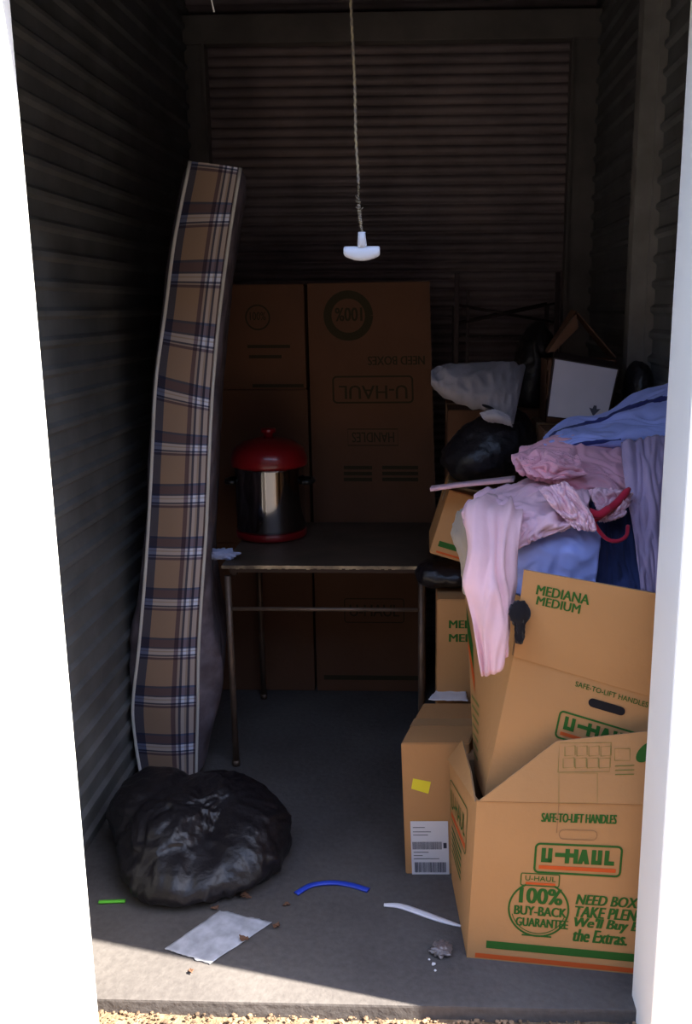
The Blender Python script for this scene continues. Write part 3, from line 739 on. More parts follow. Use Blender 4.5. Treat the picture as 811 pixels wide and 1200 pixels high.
box(bm, (tx0 + .02, tf + .04, th - .045), (tx0 + .04, ty1 - .04, th - .013)); box(bm, (tx1 - .04, tf + .04, th - .045), (tx1 - .02, ty1 - .04, th - .013)); obj('apron', bm, 'dark_metal', T)
lx = [PY(268, 700, tf + .03).x, PY(494, 700, tf + .03).x]
for x in lx:
    for y in (tf + .03, ty1 - .03):
        bm = bmesh.new(); tube(bm, [(x, y, 0.001), (x, y, th - .045)], .011, 10); tube(bm, [(x, y, 0), (x, y, .02)], .014, 10); obj('leg', bm, 'leg', T, smooth=True)
zc = PY(380, 714, tf + .03).z
bm = bmesh.new(); tube(bm, [(lx[0], tf + .03, zc), (lx[1], tf + .03, zc)], .007, 8); obj('crossbar', bm, 'leg', T, smooth=True)
bm = bmesh.new(); tube(bm, [(lx[0], ty1 - .03, zc), (lx[1], ty1 - .03, zc)], .007, 8); obj('crossbar', bm, 'leg', T, smooth=True)

# cooker
pc = PZ(314, 616, th); pc.z = th; pc.x = -0.565; pc.y = 3.28
pr = 0.128
ck = thing('cooker', 'round steel cooker with glossy red lid standing on the dark table', 'cooker', pc)
hb = PY(314, 550, pc.y - .1).z - th
bm = bmesh.new(); lathe(bm, [(0, .004), (pr * .98, .004), (pr * 1.01, .010), (pr * 1.01, .026), (pr * .985, .030), (0, .030)], pc); obj('base_ring', bm, 'red', ck, True)
bm = bmesh.new(); lathe(bm, [(0, .030), (pr * .97, .030), (pr * .98, .04), (pr * .98, hb - .01), (pr, hb), (0, hb)], pc, 64); obj('steel_body', bm, 'steel', ck, True)
lh = PY(314, 513, pc.y).z - th - hb
bm = bmesh.new(); lathe(bm, [(0, hb), (pr * 1.06, hb), (pr * 1.08, hb + .008), (pr * 1.07, hb + .03), (pr * .98, hb + lh * .62), (pr * .7, hb + lh * .88), (pr * .35, hb + lh), (0, hb + lh)], pc); obj('lid', bm, 'red', ck, True)
bm = bmesh.new(); lathe(bm, [(0, hb + lh), (.018, hb + lh), (.015, hb + lh + .014), (.028, hb + lh + .022), (.026, hb + lh + .034), (0, hb + lh + .037)], pc, 20); obj('lid_knob', bm, 'red', ck, True)
for s in (-1, 1):
    bm = bmesh.new(); hz = th + hb * .78
    tube(bm, [(pc.x + s * pr * .95, pc.y - .04, hz), (pc.x + s * (pr + .022), pc.y - .035, hz), (pc.x + s * (pr + .03), pc.y, hz), (pc.x + s * (pr + .022), pc.y + .035, hz), (pc.x + s * pr * .95, pc.y + .04, hz)], .009, 8)
    obj('handle', bm, 'black_plastic', ck, True)
# crumpled blue tissue
def crumple(name, label, cat, c, rad, m, seed, amp=.45, sub=4, flat=True):
    bm = bmesh.new(); bmesh.ops.create_icosphere(bm, subdivisions=sub, radius=1)
    c = Vector(c)
    for v in bm.verts:
        p_ = v.co.copy(); q = abs(noise.noise(p_ * 2.1 + Vector((seed, 0, 0)))) * 2 + .5 * abs(noise.noise(p_ * 5 + Vector((seed, 3, 0))))
        v.co = Vector((p_.x * rad[0], p_.y * rad[1], p_.z * rad[2])) * (1 + amp * (q - .6))
        v.co += c
    zmin = c.z - rad[2]
    for v in bm.verts:
        if flat and v.co.z < zmin + .001: v.co.z = zmin + .001
    o = obj(name, bm, m, None, True); center_origin(o); return tag(o, label, cat)
c = PZ(277, 634, th); crumple('tissue', 'crumpled pale blue tissue on the near left corner of the dark table', 'tissue', (c.x, tf + .07, th + .018), (.052, .03, .018), 'bluewhite', 3.3)

# ------------------------------------------------------------ mattress
Lp = [(166, 910), (159, 868), (156, 825), (163, 760), (169, 692), (174, 620), (178, 546), (183, 448), (194, 366), (205, 281), (223, 189)]
Rp = [(230, 910), (231, 868), (232, 825), (233, 760), (237, 692), (242, 620), (245, 546), (249, 464), (257, 372), (269, 278), (282, 197)]
MY0, MY1 = 2.80, 3.49
Lw = [PY(x, y, MY0) for x, y in Lp]; Rw = [PY(x, y, MY0) for x, y in Rp]
Lw[0].z = Rw[0].z = 0.012
MT = thing('mattress', 'brown tartan mattress standing on end against the left wall', 'mattress', (-.8, 3.1, 0))
NS = 90
rowsL = [cr(Lw, i / NS) for i in range(NS + 1)]; rowsR = [cr(Rw, i / NS) for i in range(NS + 1)]
arc = [0]
for i in range(NS): arc.append(arc[-1] + (rowsL[i + 1] - rowsL[i]).length)
def shiftx(v):
    return -0.13 * v
def mstrip(y, bul, v):
    Q = []
    for i in range(NS + 1):
        r = []
        for j in range(9):
            t = j / 8; p_ = rowsL[i].lerp(rowsR[i], t); p_.y = y - bul * math.sin(math.pi * t) + .004 * noise.noise(Vector((t * 2, arc[i] * 6, 0)))
            p_.x = max(p_.x + shiftx(v), XL + .02 + .001 * j); r.append(p_)
        Q.append(r)
    return Q
bm = bmesh.new(); Q = mstrip(MY0, .014, 0); sheet(bm, Q, 0, uv=lambda a, b: (b, arc[min(NS, round(a * NS))]))
Q2 = mstrip(MY1, -.014, 1); sheet(bm, Q2, 0, uv=lambda a, b: (b, arc[min(NS, round(a * NS))]))
# top and bottom bands
for i in (0, NS):
    Qt = []
    for k in range(13):
        v = k / 12; r = []
        for j in range(9):
            p_ = Q[i][j].lerp(Q2[i][j], v); p_.z += (.012 if i else -.0) * math.sin(math.pi * j / 8) * min(1, 6 * v * (1 - v)); r.append(p_)
        Qt.append(r)
    sheet(bm, Qt, 0, uv=lambda a, b: (b, a * (MY1 - MY0)))
obj('border', bm, 'plaid', MT, True)
for side in (0, 1):
    rows = rowsL if side == 0 else rowsR; sg = -1 if side == 0 else 1; Qf = []
    for i in range(NS + 1):
        h = rows[i].z; low = math.exp(-((h - .33) / .22) ** 2); r = []
        for k in range(31):
            v = k / 30; p_ = rows[i].copy(); p_.y = MY0 + (MY1 - MY0) * v
            e = min(1, v * 9) * min(1, (1 - v) * 9); e = e * (2 - e)
            bul = (.018 + (.062 if side else .045) * low) * e + .006 * e * noise.noise(Vector((v * 7, h * 7, side * 9)))
            if i in (0, NS): bul *= .3
            p_.x = max(p_.x + shiftx(v) + sg * bul, XL + .016); r.append(p_)
        Qf.append(r)
    bm = bmesh.new(); sheet(bm, Qf, 0); obj('quilted_face', bm, 'quilt', MT, True)
for rows in (rowsL, rowsR):
    for (yy, v) in ((MY0, 0), (MY1, 1)):
        bm = bmesh.new(); tube(bm, [Vector((max(p_.x + shiftx(v), XL + .02), yy - (.003 if v == 0 else -.003), max(p_.z, .012))) for p_ in rows[::2]], .0052, 8); obj('piping', bm, 'piping', MT, True)

# ------------------------------------------------------------ trash bags
def bag(name, label, lobes, seed, m='bag', floor=None, neck=None, sub=5, wr=1.0, cat='trash bag'):
    """one wrinkled plastic skin over overlapping lobes (centre, radii)"""
    bm = bmesh.new(); bmesh.ops.create_icosphere(bm, subdivisions=sub, radius=1)
    cs = [(Vector(c), Vector(r)) for c, r in lobes]; C0 = sum((c for c, r in cs), Vector()) / len(cs)
    for v in bm.verts:
        d = v.co.normalized(); acc = 1e-9
        for c, r in cs:                                   # farthest exit of the ray from C0 through any lobe
            o_ = Vector([(C0[i] - c[i]) / r[i] for i in range(3)]); e = Vector([d[i] / r[i] for i in range(3)])
            a = e.dot(e); b = o_.dot(e); k = o_.dot(o_) - 1; di = b * b - a * k
            if di > 0: acc += max(0.0, (-b + math.sqrt(di)) / a) ** 4
        best = acc ** (1 / 4)
        wv = Vector((noise.noise(d * 2 + Vector((seed, 0, 0))), noise.noise(d * 2 + Vector((0, seed, 0))), noise.noise(d * 2 + Vector((0, 0, seed))))) * .7
        q1 = noise.ridged_multi_fractal(Vector((d.x * 1.6, d.y * 1.6, d.z * 2.2)) + wv + Vector((seed, 0, 0)), .9, 2.1, 5, 1.0, 2.0)
        q2 = noise.ridged_multi_fractal(Vector((d.x * 5, d.y * 3, d.z * 2.2)) + wv * 2 + Vector((0, seed, 0)), 1.0, 2.2, 3, 1.0, 2.0)
        n3 = noise.noise(d * 9)
        f = 1 + wr * (.055 * (q1 - 1.4) + .022 * (q2 - 1.3)) * (1 if d.z > -.5 else .4)
        v.co = C0 + d * best * f
        if floor is not None and v.co.z < floor: v.co.z = floor + .0005 * (n3 + 1)
    if neck:
        base, tip, r = neck; pts = [Vector(base).lerp(Vector(tip), t) + Vector((.006 * math.sin(t * 5), 0, 0)) for t in (0, .3, .5, .7, 1)]
        tube(bm, pts, [r, r * .55, r * .4, r * .7, r * 1.3], 14)
    o = obj(name, bm, m, None, True); center_origin(o); return tag(o, label, cat)
X_ = lambda x, y, Y: PY(x, y, Y).x
bag('trash_bag', 'full black plastic trash bag slumped on the floor below the mattress',
    [((X_(206, 985, 2.36), 2.35, .10), (.145, .18, .11)), ((X_(188, 955, 2.45), 2.43, .12), (.11, .12, .09)), ((X_(262, 950, 2.45), 2.43, .12), (.115, .13, .09)),
     ((X_(218, 1025, 2.25), 2.26, .055), (.135, .16, .065)), ((X_(292, 985, 2.38), 2.35, .085), (.115, .14, .085)), ((X_(262, 1000, 2.3), 2.30, .06), (.12, .14, .07))], 1.7, floor=0.002, sub=6)
bag('trash_bag', 'black plastic bag crammed beneath the grey pillow on the right-hand stack',
    [((.20, 2.82, 1.125), (.12, .12, .095)), ((.15, 2.80, 1.09), (.09, .10, .06)), ((.25, 2.86, 1.15), (.08, .09, .09))], 4.2)
bag('trash_bag', 'upright black bag standing between the grey pillow and the white box',
    [((.37, 3.22, 1.30), (.07, .10, .16)), ((.385, 3.22, 1.40), (.05, .07, .09))], 6.1, floor=1.213)
bag('trash_bag', 'small black bag squeezed under the small tilted box', [((.09, 2.76, .745), (.085, .10, .042)), ((.02, 2.74, .745), (.05, .07, .04))], 8.8, floor=.702)
bag('trash_bag', 'black bag bulging to the right of the white box', [((.635, 2.78, 1.27), (.045, .08, .08)), ((.63, 2.78, 1.33), (.038, .06, .06))], 9.4, floor=1.197)

# pillow
def pillow():
    top = [(505, 440), (522, 434), (545, 431), (575, 427), (600, 425), (616, 430)]
    bot = [(505, 445), (520, 458), (545, 472), (570, 480), (588, 492), (602, 497)]
    bm = bmesh.new(); n = 80; m_ = 48; rings = []
    T_ = [PY(x, y, 2.86) for x, y in top]; B_ = [PY(x, y, 2.74) for x, y in bot]
    for i in range(n + 1):
        t = i / n; a = cr(T_, t); b = cr(B_, t); c = (a + b) / 2; e = (a - b) / 2; nn = Vector((1, 0, 0)).cross(e).normalized()
        if nn.y > 0: nn = -nn
        th_ = .05 * math.sin(math.pi * min(.98, .06 + t * .86)) ** .6
        r = []
        for k in range(m_):
            an = 2 * math.pi * k / m_; w = 1 + .25 * noise.noise(Vector((t * 6, an * 1.5, 3))) + .14 * (1 - 3 * abs(noise.noise(Vector((t * 9 + an, an * 2, 7)))))
            r.append(bm.verts.new(c + e * math.cos(an) * (1 if t > 0 else .3) * (1 + .10 * noise.noise(Vector((t * 14, math.cos(an) * 2, 1)))) + nn * th_ * math.sin(an) * w))
        rings.append(r)
    for i in range(n):
        for k in range(m_): bm.faces.new((rings[i][k], rings[i][(k + 1) % m_], rings[i + 1][(k + 1) % m_], rings[i + 1][k]))
    bm.faces.new(rings[0]); bm.faces.new(rings[-1])
    r = thing('pillow', 'crumpled grey pillow lying on the black bags near the back', 'pillow', (.16, 2.8, 1.2))
    obj('pillow_cover', bm, 'grey_cloth', r, True)
    bm = bmesh.new(); c = PY(572, 477, 2.722)
    bmesh.ops.create_icosphere(bm, subdivisions=3, radius=1, matrix=Matrix.Translation(c) @ Matrix.Rotation(.35, 4, 'Y') @ Matrix.Diagonal((.020, .012, .005, 1)))
    obj('opening', bm, 'black_cloth', r, True, label='dark opening in the cover')
    Q = surf(px([[(562, 484, 2.715), (580, 480, 2.71), (598, 488, 2.715)], [(566, 490, 2.71), (582, 488, 2.70), (599, 494, 2.71)], [(572, 494, 2.72), (588, 496, 2.715), (601, 500, 2.72)]]), 14, 24, .002, seed=5)
    bm = bmesh.new(); sheet(bm, Q, .004); obj('hem', bm, 'hem', r, True, label='pale folded hem')
pillow()

# white box and the open carton behind it
wq = [PY(640, 489, 2.66), PY(711, 497, 2.66), PY(726, 432, 2.68), PY(649, 419, 2.68)]
dv = Vector((0.02, .16, .01))
WBX = Carton('white_box', 'flat white box with a small black plant emblem, propped above the clothes', [wq[0], wq[1], wq[1] + dv, wq[0] + dv], [wq[3], wq[2], wq[2] + dv, wq[3] + dv], m='dark_metal', tape=False)
ww, wh = (wq[1] - wq[0]).length, (wq[3] - wq[0]).length
p = Print()
for k in range(1): p.rect(.004, .004, ww - .004, wh - .004, 0)
o = p.place('white_front', WBX.front(), (ww, wh), ['white_card'], WBX.root, lift=.0005); o['label'] = 'white front panel'
p = Print(); fw = lambda x, y: fuv(x, y, WBX.front(), ww, wh)
cx_, cy_ = fw(696, 483)
p.poly([(cx_ - .016, cy_ + .012), (cx_, cy_ - .012), (cx_ + .017, cy_ + .012), (cx_ + .006, cy_ + .01), (cx_ + .004, cy_ + .02), (cx_ - .004, cy_ + .02), (cx_ - .006, cy_ + .01)], 0)
p.place('plant_emblem', WBX.front(), (ww, wh), ['ink'], WBX.root, lift=.0012)
OB = [Vector((.37, 2.86, 1.197)), Vector((.58, 2.86, 1.197)), Vector((.58, 3.01, 1.197)), Vector((.37, 3.01, 1.197))]
zt = PY(690, 422, 2.86).z
O_ = Carton('opened_box', 'opened brown box with two flaps raised like a roof behind the white box', OB, [p_ + Vector((0, 0, zt - 1.197)) for p_ in OB], open_=True, m='card_shaded')
pk = PY(675, 366, 2.90); l0 = PY(640, 412, 2.86); r0 = PY(724, 418, 2.86)
O_.flap(PY(641, 414, 2.86), PY(641, 414, 2.86) + Vector((.012, .15, 0)), pk + Vector((0, .11, .004)), pk, n=Vector((.4, 0, .9)).normalized(), label='left flap slanting up')
O_.flap(PY(722, 418, 2.86) + Vector((0, .15, 0)), PY(722, 418, 2.86), pk + Vector((.006, .0, 0)), pk + Vector((.006, .11, .004)), n=Vector((-.4, 0, -.9)).normalized(), label='right flap slanting up')
bm = bmesh.new(); panel(bm, PY(641, 413, 2.85), PY(650, 412, 2.85), PY(678, 384, 2.87), PY(675, 368, 2.87), .003, Vector((0, -1, 0)))
obj('flap', bm, ['card_shaded', 'card_shaded', 'card_shaded'], O_.root)
# rack
RK = thing('metal_rack', 'dark slim metal rack with crossed wire braces against the slatted back wall', 'rack', (.33, 3.8, 0))
zt = PY(535, 320, 3.6).z
xs = [PY(535, 380, 3.6).x, PY(652, 380, 3.6).x]
for x in xs:
    for y in (3.6, 3.9):
        bm = bmesh.new(); box(bm, (x - .009, y - .009, 0.001), (x + .009, y + .009, zt if y < 3.7 else zt - .12), .002); obj('upright', bm, 'dark_metal', RK)
for y in (3.6, 3.9):
    for a, b in (((548, 357), (650, 378)), ((548, 380), (650, 355))):
        p0, p1 = PY(*a, 3.6), PY(*b, 3.6); p0.x = xs[0]; p1.x = xs[1]; p0.y = p1.y = y; bm = bmesh.new(); tube(bm, [p0, p1], .005, 6); obj('brace', bm, 'dark_metal', RK, True)
for zz in (.3, .8, 1.25, 1.42):
    bm = bmesh.new(); box(bm, (xs[0], 3.595, zz), (xs[1], 3.605, zz + .014)); box(bm, (xs[0], 3.895, zz), (xs[1], 3.905, zz + .014))
    for k in range(9): tube(bm, [(xs[0] + (xs[1] - xs[0]) * (k + .5) / 9, 3.6, zz + .007), (xs[0] + (xs[1] - xs[0]) * (k + .5) / 9, 3.9, zz + .007)], .0025, 5)
    obj('shelf', bm, 'dark_metal', RK)
x2 = PY(548, 380, 3.62).x; bm = bmesh.new(); box(bm, (x2 - .006, 3.612, 0.001), (x2 + .006, 3.628, zt - .06), .002)
obj('upright', bm, 'dark_metal', RK)

# pale flat lid
L0 = PY(503, 573, 2.56)
bm = bmesh.new()
Q = surf([[PY(504, 574, 2.56), PY(540, 569, 2.55), PY(602, 563, 2.55)], [PY(506, 571, 2.66), PY(545, 566, 2.66), PY(604, 559, 2.66)]], 6, 20, 0.0)
sheet(bm, Q, .010); o = obj('flat_board', bm, 'palepink', None, True)
center_origin(o); tag(o, 'thin pale flat board jutting out to the left above the clothes box', 'board')

# ------------------------------------------------------------ clothes
def garment(name, label, cat, parts, m, seed, fold=.007, fs=(9, 2.5), thick=.004, mfun=None, nu=46, nv=46, dy=0.0):
    bm = bmesh.new()
    for k, rws in enumerate(parts):
        sheet(bm, surf(px(rws, dy), nu, nv, fold, fs, seed + k * 1.3), thick, mfun=mfun)
    o = obj(name, bm, m, None, True); center_origin(o); return tag(o, label, cat)
# packed clothes filling the tilted box
bm = bmesh.new(); bmesh.ops.create_icosphere(bm, subdivisions=5, radius=1)
for v in bm.verts:
    d = v.co.copy(); q = noise.noise(d * 3) * .12 + .06 * (1 - 2 * abs(noise.noise(d * 6)))
    v.co = Vector((.375, 2.38, .84)) + Vector((d.x * .20, d.y * .17, d.z * .23)) * (1 + q)
    if v.co.y < 2.24: v.co.y = 2.24
    if v.co.z < .70: v.co.z = .70
o = obj('clothing_heap', bm, 'lavender', None, True); center_origin(o); tag(o, 'mixed folded lavender clothes packed under the shirts in the tilted box', 'clothes', kind='stuff')

garment('blue_shirt', 'pale blue shirt with navy trim folded on top of the heap', 'shirt', [
    [[(640, 512, 2.50), (668, 492, 2.56), (705, 484, 2.58), (745, 463, 2.60), (790, 448, 2.60)],
     [(636, 520, 2.42), (668, 505, 2.46), (710, 498, 2.48), (750, 482, 2.50), (792, 468, 2.50)],
     [(642, 528, 2.38), (680, 519, 2.38), (720, 514, 2.39), (758, 508, 2.40), (792, 506, 2.40)],
     [(650, 536, 2.42), (690, 530, 2.42), (725, 528, 2.42), (760, 526, 2.42), (792, 530, 2.42)]]], ['blue', 'navy'], 2, dy=.0, nu=130, nv=60,
    fold=.006, fs=(3, 5), mfun=lambda u, v: 1 if (abs(u - (.30 - .10 * math.sin(v * 3))) < .035 and .05 < v) or (abs(u - .70) < .035 and v < .55) or (abs(u - .78) < .06 and v > .72) else 0)
garment('lavender_shirt', 'lavender grey shirt hanging down the right side of the heap by the jamb', 'shirt', [
    [[(728, 520, 2.34), (750, 514, 2.35), (775, 512, 2.36), (798, 515, 2.36)],
     [(732, 560, 2.24), (755, 558, 2.22), (776, 558, 2.22), (798, 558, 2.24)],
     [(742, 620, 2.16), (760, 620, 2.15), (778, 620, 2.15), (798, 620, 2.16)],
     [(752, 692, 2.11), (766, 696, 2.11), (780, 698, 2.11), (798, 700, 2.11)]]], 'lavender', 5, dy=-.02, fold=.007, fs=(7, 1.5))
garment('jeans', 'dark navy denim garment in the middle of the heap above the printed flap', 'jeans', [
    [[(690, 590, 2.24), (715, 580, 2.25), (745, 578, 2.25)],
     [(695, 625, 2.19), (722, 620, 2.18), (750, 620, 2.19)],
     [(697, 665, 2.14), (725, 668, 2.14), (755, 672, 2.14)],
     [(697, 690, 2.12), (726, 700, 2.12), (760, 706, 2.12)]]], 'denim', 7, dy=-.02, fold=.006, fs=(5, 2))
garment('pale_blue_shirt', 'plain pale blue shirt spilling over the box edge under the pink shirt', 'shirt', [
    [[(620, 618, 2.16), (648, 610, 2.15), (680, 612, 2.15), (704, 622, 2.16)],
     [(600, 645, 2.13), (640, 638, 2.11), (675, 636, 2.10), (701, 645, 2.12)],
     [(592, 668, 2.12), (630, 665, 2.10), (665, 665, 2.10), (699, 668, 2.11)],
     [(598, 694, 2.11), (628, 702, 2.10), (662, 690, 2.10), (698, 688, 2.10)]]], 'blue', 9, dy=-.02, fold=.007, fs=(2.2, 1.8))
garment('pink_shirt', 'bright pink shirt bunched up just below the blue one', 'shirt', [
    [[(612, 526, 2.40), (650, 515, 2.44), (695, 514, 2.44), (738, 528, 2.42)],
     [(600, 538, 2.33), (645, 530, 2.34), (692, 534, 2.34), (742, 548, 2.32)],
     [(606, 552, 2.27), (645, 550, 2.26), (690, 560, 2.26), (738, 570, 2.27)],
     [(622, 560, 2.28), (650, 568, 2.26), (690, 580, 2.26), (728, 590, 2.27)]],
    [[(604, 536, 2.30), (640, 528, 2.28), (676, 536, 2.28)], [(612, 546, 2.25), (645, 546, 2.23), (682, 548, 2.24)], [(622, 556, 2.24), (650, 562, 2.22), (688, 556, 2.24)]],
    ], 'pink', 11, dy=.0, nu=90, nv=90, fold=.010, fs=(3.0, 5))
garment('patterned_blouse', 'pink collared shirt lying open over the front of the heap, sleeve hanging to the left', 'shirt', [
    [[(560, 578, 2.32), (610, 566, 2.34), (650, 562, 2.34), (694, 574, 2.30)],
     [(543, 598, 2.22), (590, 588, 2.20), (640, 584, 2.18), (690, 590, 2.16)],
     [(547, 622, 2.14), (585, 618, 2.10), (635, 612, 2.08), (680, 606, 2.10)],
     [(560, 640, 2.10), (592, 650, 2.07), (625, 634, 2.06), (668, 618, 2.08)]],
    [[(632, 574, 2.12), (655, 567, 2.11), (662, 567, 2.11)], [(644, 590, 2.09), (668, 584, 2.085), (678, 582, 2.085)], [(660, 606, 2.075), (684, 604, 2.07), (694, 606, 2.07)], [(676, 620, 2.07), (690, 622, 2.065), (698, 622, 2.065)]],
    [[(690, 576, 2.18), (715, 572, 2.17), (740, 580, 2.17)], [(700, 598, 2.15), (718, 596, 2.14), (738, 590, 2.15)], [(702, 612, 2.13), (716, 610, 2.13), (730, 604, 2.14)]],
    ], 'palepink', 13, dy=-.01, nu=90, nv=90, fold=.011, fs=(5, 4))
garment('pink_sleeve', 'pale blush sleeve dangling down over the corner of the tilted box', 'shirt', [
    [[(556, 590, 2.26), (580, 582, 2.25), (612, 590, 2.22)],
     [(546, 602, 2.13), (574, 594, 2.11), (612, 606, 2.10)],
     [(548, 640, 2.05), (578, 640, 2.03), (606, 642, 2.05)],
     [(543, 678, 2.02), (576, 682, 2.00), (604, 684, 2.03)],
     [(550, 706, 2.01), (576, 712, 1.99), (600, 712, 2.02)],
     [(558, 742, 2.00), (578, 745, 1.985), (600, 738, 2.01)],
     [(566, 791, 1.99), (577, 788, 1.985), (595, 770, 2.00)]]], 'blush', 17, dy=-.03, fold=.012, fs=(1.9, 1.0))
garment('beige_cloth', 'dull beige cloth hanging behind the pink sleeve beside the small tilted box', 'cloth', [
    [[(536, 600, 2.30), (546, 596, 2.26), (556, 600, 2.22)], [(530, 625, 2.26), (542, 625, 2.22), (556, 630, 2.18)], [(540, 660, 2.22), (548, 660, 2.2), (558, 664, 2.16)], [(544, 695, 2.22), (549, 698, 2.19), (557, 698, 2.16)]]], 'beige_cloth', 19, fold=.004, nu=24, nv=16)
# red hanger strap
bm = bmesh.new()
pts = [PY(q[0], q[1], q[2] - .005) for q in ((738, 572, 2.15), (722, 590, 2.13), (700, 606, 2.10), (688, 612, 2.09))]
tube(bm, [cr(pts, t / 12) for t in range(13)], [.004] + [.009] * 10 + [.008, .004], 8)
pts = [PY(q[0], q[1], q[2] - .005) for q in ((693, 606, 2.10), (702, 622, 2.09), (712, 632, 2.09), (724, 634, 2.09), (734, 628, 2.10), (736, 616, 2.12))]
tube(bm, [cr(pts, t / 18) for t in range(19)], .0048, 8)
pts = [PY(q[0], q[1], q[2] - .005) for q in ((690, 600, 2.085), (702, 603, 2.08), (714, 596, 2.09))]
tube(bm, [cr(pts, t / 8) for t in range(9)], .010, 8)
o = obj('red_strap', bm, 'red_cloth', None, True); center_origin(o); tag(o, 'red cloth strap looping out of the pink collar over the denim', 'strap')
bm = bmesh.new()
Q = surf(px([[(600, 708, 2.08), (610, 704, 2.075), (618, 710, 2.08)], [(598, 720, 2.075), (610, 720, 2.065), (620, 720, 2.075)], [(602, 730, 2.075), (610, 732, 2.07), (615, 730, 2.075)], [(606, 752, 2.08), (609, 753, 2.078), (612, 752, 2.08)]], -.115), 16, 10, .003)
sheet(bm, Q, .012); o = obj('black_cloth', bm, 'black_cloth', None, True); center_origin(o); tag(o, 'small black cloth tip poking out between sleeve and printed flap', 'cloth')

# white paper on the shipping box
zt = cT[0].z
def paper(name, label, pix, z, m, th_=.0012, amp=.002, seed=0, cat='paper', n=24):
    c = [PZ(x, y, z) for x, y in pix]; bm = bmesh.new(); Q = []
    for i in range(n + 1):
        r = []
        for j in range(n + 1):
            u, v = i / n, j / n; p_ = c[0] * (1 - u) * (1 - v) + c[1] * u * (1 - v) + c[2] * u * v + c[3] * (1 - u) * v
            e = .004 * noise.noise(Vector((u * 9, v * 9, seed)))
            if i in (0, n) or j in (0, n): p_ += Vector((e * 1.2, e, 0))
            p_.z = z + th_ + amp * (1 + noise.noise(Vector((u * 3, v * 3, seed + 4)))) * .9; r.append(p_)
        Q.append(r)
    sheet(bm, Q, th_); o = obj(name, bm, m, None, True); center_origin(o); return tag(o, label, cat)
paper('folded_paper', 'folded white papers on top of the labelled shipping box', [(502, 822), (548, 824), (545, 806), (515, 807)], zt + .003, 'white_plastic', .003, .004, 3)

# ------------------------------------------------------------ litter on the floor
paper('paper_sheet', 'dusty off-white sheet of paper lying flat on the concrete', [(193, 1113), (246, 1131), (319, 1082), (258, 1068)], 0.0005, 'paper', .001, .0025, 1)
def strip(name, label, pix, w, m, h=.004, cat='scrap', taper=False):
    P_ = [PZ(x, y, 0) for x, y in pix]; n = 24; bm = bmesh.new(); Q = []
    for i in range(n + 1):
        a = cr(P_, max(0, i / n - .02)); b = cr(P_, min(1, i / n + .02)); c = cr(P_, i / n); t = (b - a).normalized(); s = Vector((-t.y, t.x, 0))
        ww_ = w * (math.sin(math.pi * (i / n * .9 + .08)) ** .5 if taper else 1)
        Q.append([c + s * ww_ * (k / 4 - .5) + Vector((0, 0, h / 2 + .001 + .002 * math.sin(math.pi * k / 4))) for k in range(5)])
    sheet(bm, Q, h); o = obj(name, bm, m, None, True); center_origin(o); return tag(o, label, cat)
strip('plastic_stick', 'bright green plastic stick on the floor by the left wall', [(116, 1059), (131, 1058.5), (147, 1058)], .010, 'green_plastic', .006)
strip('plastic_strap', 'curved bright blue plastic strap on the floor', [(347, 1049), (365, 1039), (390, 1036), (412, 1039), (432, 1045)], .017, 'blue_plastic', .005, 'strap')
o = strip('white_plastic_knife', 'long white plastic strip lying on the floor near the front box', [(450, 1062), (468, 1063), (490, 1070), (515, 1079), (540, 1087)], .020, 'white_plastic', .004, 'strip', True)
c = PZ(517, 1117); crumple('foil_wrapper', 'crumpled dark silvery wrapper on the floor in front of the moving boxes', 'wrapper', (c.x, c.y, .012), (.026, .024, .012), 'foil', 5.5, amp=.35)
for k, (x, y, s) in enumerate(((508, 1131, .005), (503, 1125, .003), (510, 1138, .003))):
    c = PZ(x, y); o = crumple('paper_scrap', 'tiny white scrap beside the crumpled wrapper', 'scrap', (c.x, c.y, s * .6), (s, s, s * .6), 'white_plastic', k + 2, sub=2); o['group'] = 'tiny white scraps beside the wrapper'
lv = (((288, 1053), .016, 'brown dead leaf at the front foot of the trash bag'), ((324, 1087), .014, 'brown dead leaf at the right corner of the paper sheet'), ((286, 1104), .015, 'brown dead leaf lying on the edge of the paper sheet'), ((252, 1066), .012, 'brown dead leaf between the trash bag and the paper sheet'), ((224, 1140), .010, 'small dead leaf below the paper sheet near the sunlit floor'), ((336, 1062), .010, 'small dead leaf right of the trash bag, left of the blue strap'))
for k, (q, s, lb) in enumerate(lv):
    c = PZ(*q); c.z = .008 + (.003 if k == 2 else 0); bm = bmesh.new(); Q = []
    for i in range(9):
        u = i / 8; r = []
        for j in range(7):
            v = j / 6 - .5; wl_ = math.sin(math.pi * min(.97, u + .03)) * (1 + .3 * math.sin(u * 20)); 
            r.append(c + Matrix.Rotation(k * 1.3, 3, 'Z') @ Vector(((u - .5) * 2 * s, v * s * 1.3 * wl_, .5 * s * abs(v) + .25 * s * math.sin(u * 5 + k))))
        Q.append(r)
    sheet(bm, Q, .001); o = obj('dead_leaf', bm, 'leaf', None, True); center_origin(o); o.location.z = .0015 + (.004 if k == 2 else 0); tag(o, lb, 'leaf', 'dead leaves on the concrete')

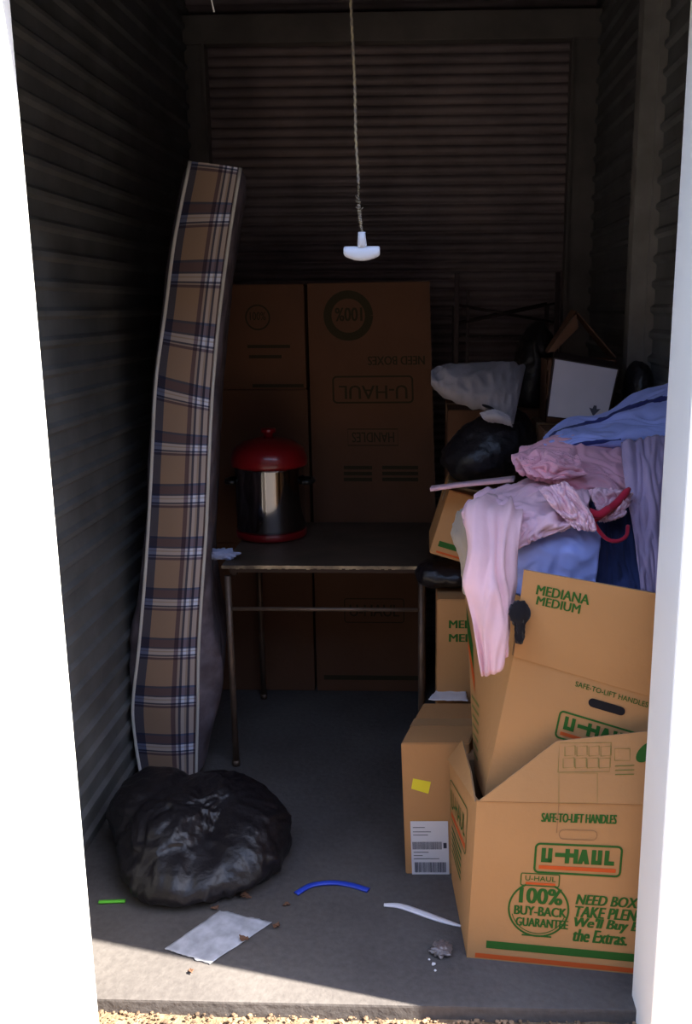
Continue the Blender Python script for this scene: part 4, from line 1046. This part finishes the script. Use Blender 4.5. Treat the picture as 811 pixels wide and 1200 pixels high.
# ------------------------------------------------------------ door pull
yp = 1.96
hp = PY(424, 290, yp)
PC = thing('door_pull_cord', 'frayed door cord with pale plastic T handle hanging in the opening', 'pull cord', hp)
bm = bmesh.new()
path = [PY(x, y, yp) for x, y in ((424, 272), (422, 255), (420, 235), (420, 210), (417, 160), (416, 110), (414, 60), (411, 0))] + [Vector((PY(411, 0, yp).x, yp + .02, 2.272))]
pp = []
for i in range(161):
    t = i / 160; b_ = cr(path, t); pp.append(b_ + Vector((.0009 * math.sin(i * 1.9), .0009 * math.cos(i * 1.9), 0)))
tube(bm, pp, [.0036 if 12 < i < 42 else .0026 for i in range(161)], 6)
for i in range(10): 
    b_ = cr(path, .17 + .012 * i); tube(bm, [b_, b_ + Vector((random.uniform(-.008, .008), 0, random.uniform(-.01, .01)))], .0008, 4)
obj('cord', bm, 'rope', PC, True)
bm = bmesh.new()
tube(bm, [PY(424, 272, yp), PY(424, 278, yp), PY(424.5, 290, yp)], [.0075, .008, .010], 12)
top = PY(424, 290, yp)
n_ = 24; rings = []
for i in range(n_ + 1):
    u = i / n_ * 2 - 1; hh = .0145 * (1 - .35 * u * u); x = u * .037
    zc_ = top.z - .012 + .005 * u * u; rz = hh * (1 if abs(u) < .99 else .8); ry = .010 * (1 if abs(u) < .99 else .8)
    rings.append([bm.verts.new((top.x + x, yp + ry * math.cos(a), zc_ + rz * math.sin(a))) for a in [k * math.pi / 8 for k in range(16)]])
for i in range(n_):
    for k in range(16): bm.faces.new((rings[i][k], rings[i][(k + 1) % 16], rings[i + 1][(k + 1) % 16], rings[i + 1][k]))
bm.faces.new(rings[0]); bm.faces.new(rings[-1])
obj('handle', bm, 'pull', PC, True, label='pale plastic T handle')
bm = bmesh.new(); a_ = PY(251, 14, 2.0); tube(bm, [a_, a_ + Vector((-.004, 0, .02)), a_ + Vector((-.008, 0, .05)), Vector((a_.x - .008, 2.0, 2.286))], .0016, 6)
o = obj('loose_wire', bm, 'piping', None, True); center_origin(o, False); tag(o, 'short loose pale wire end hanging at the top left of the opening', 'wire')
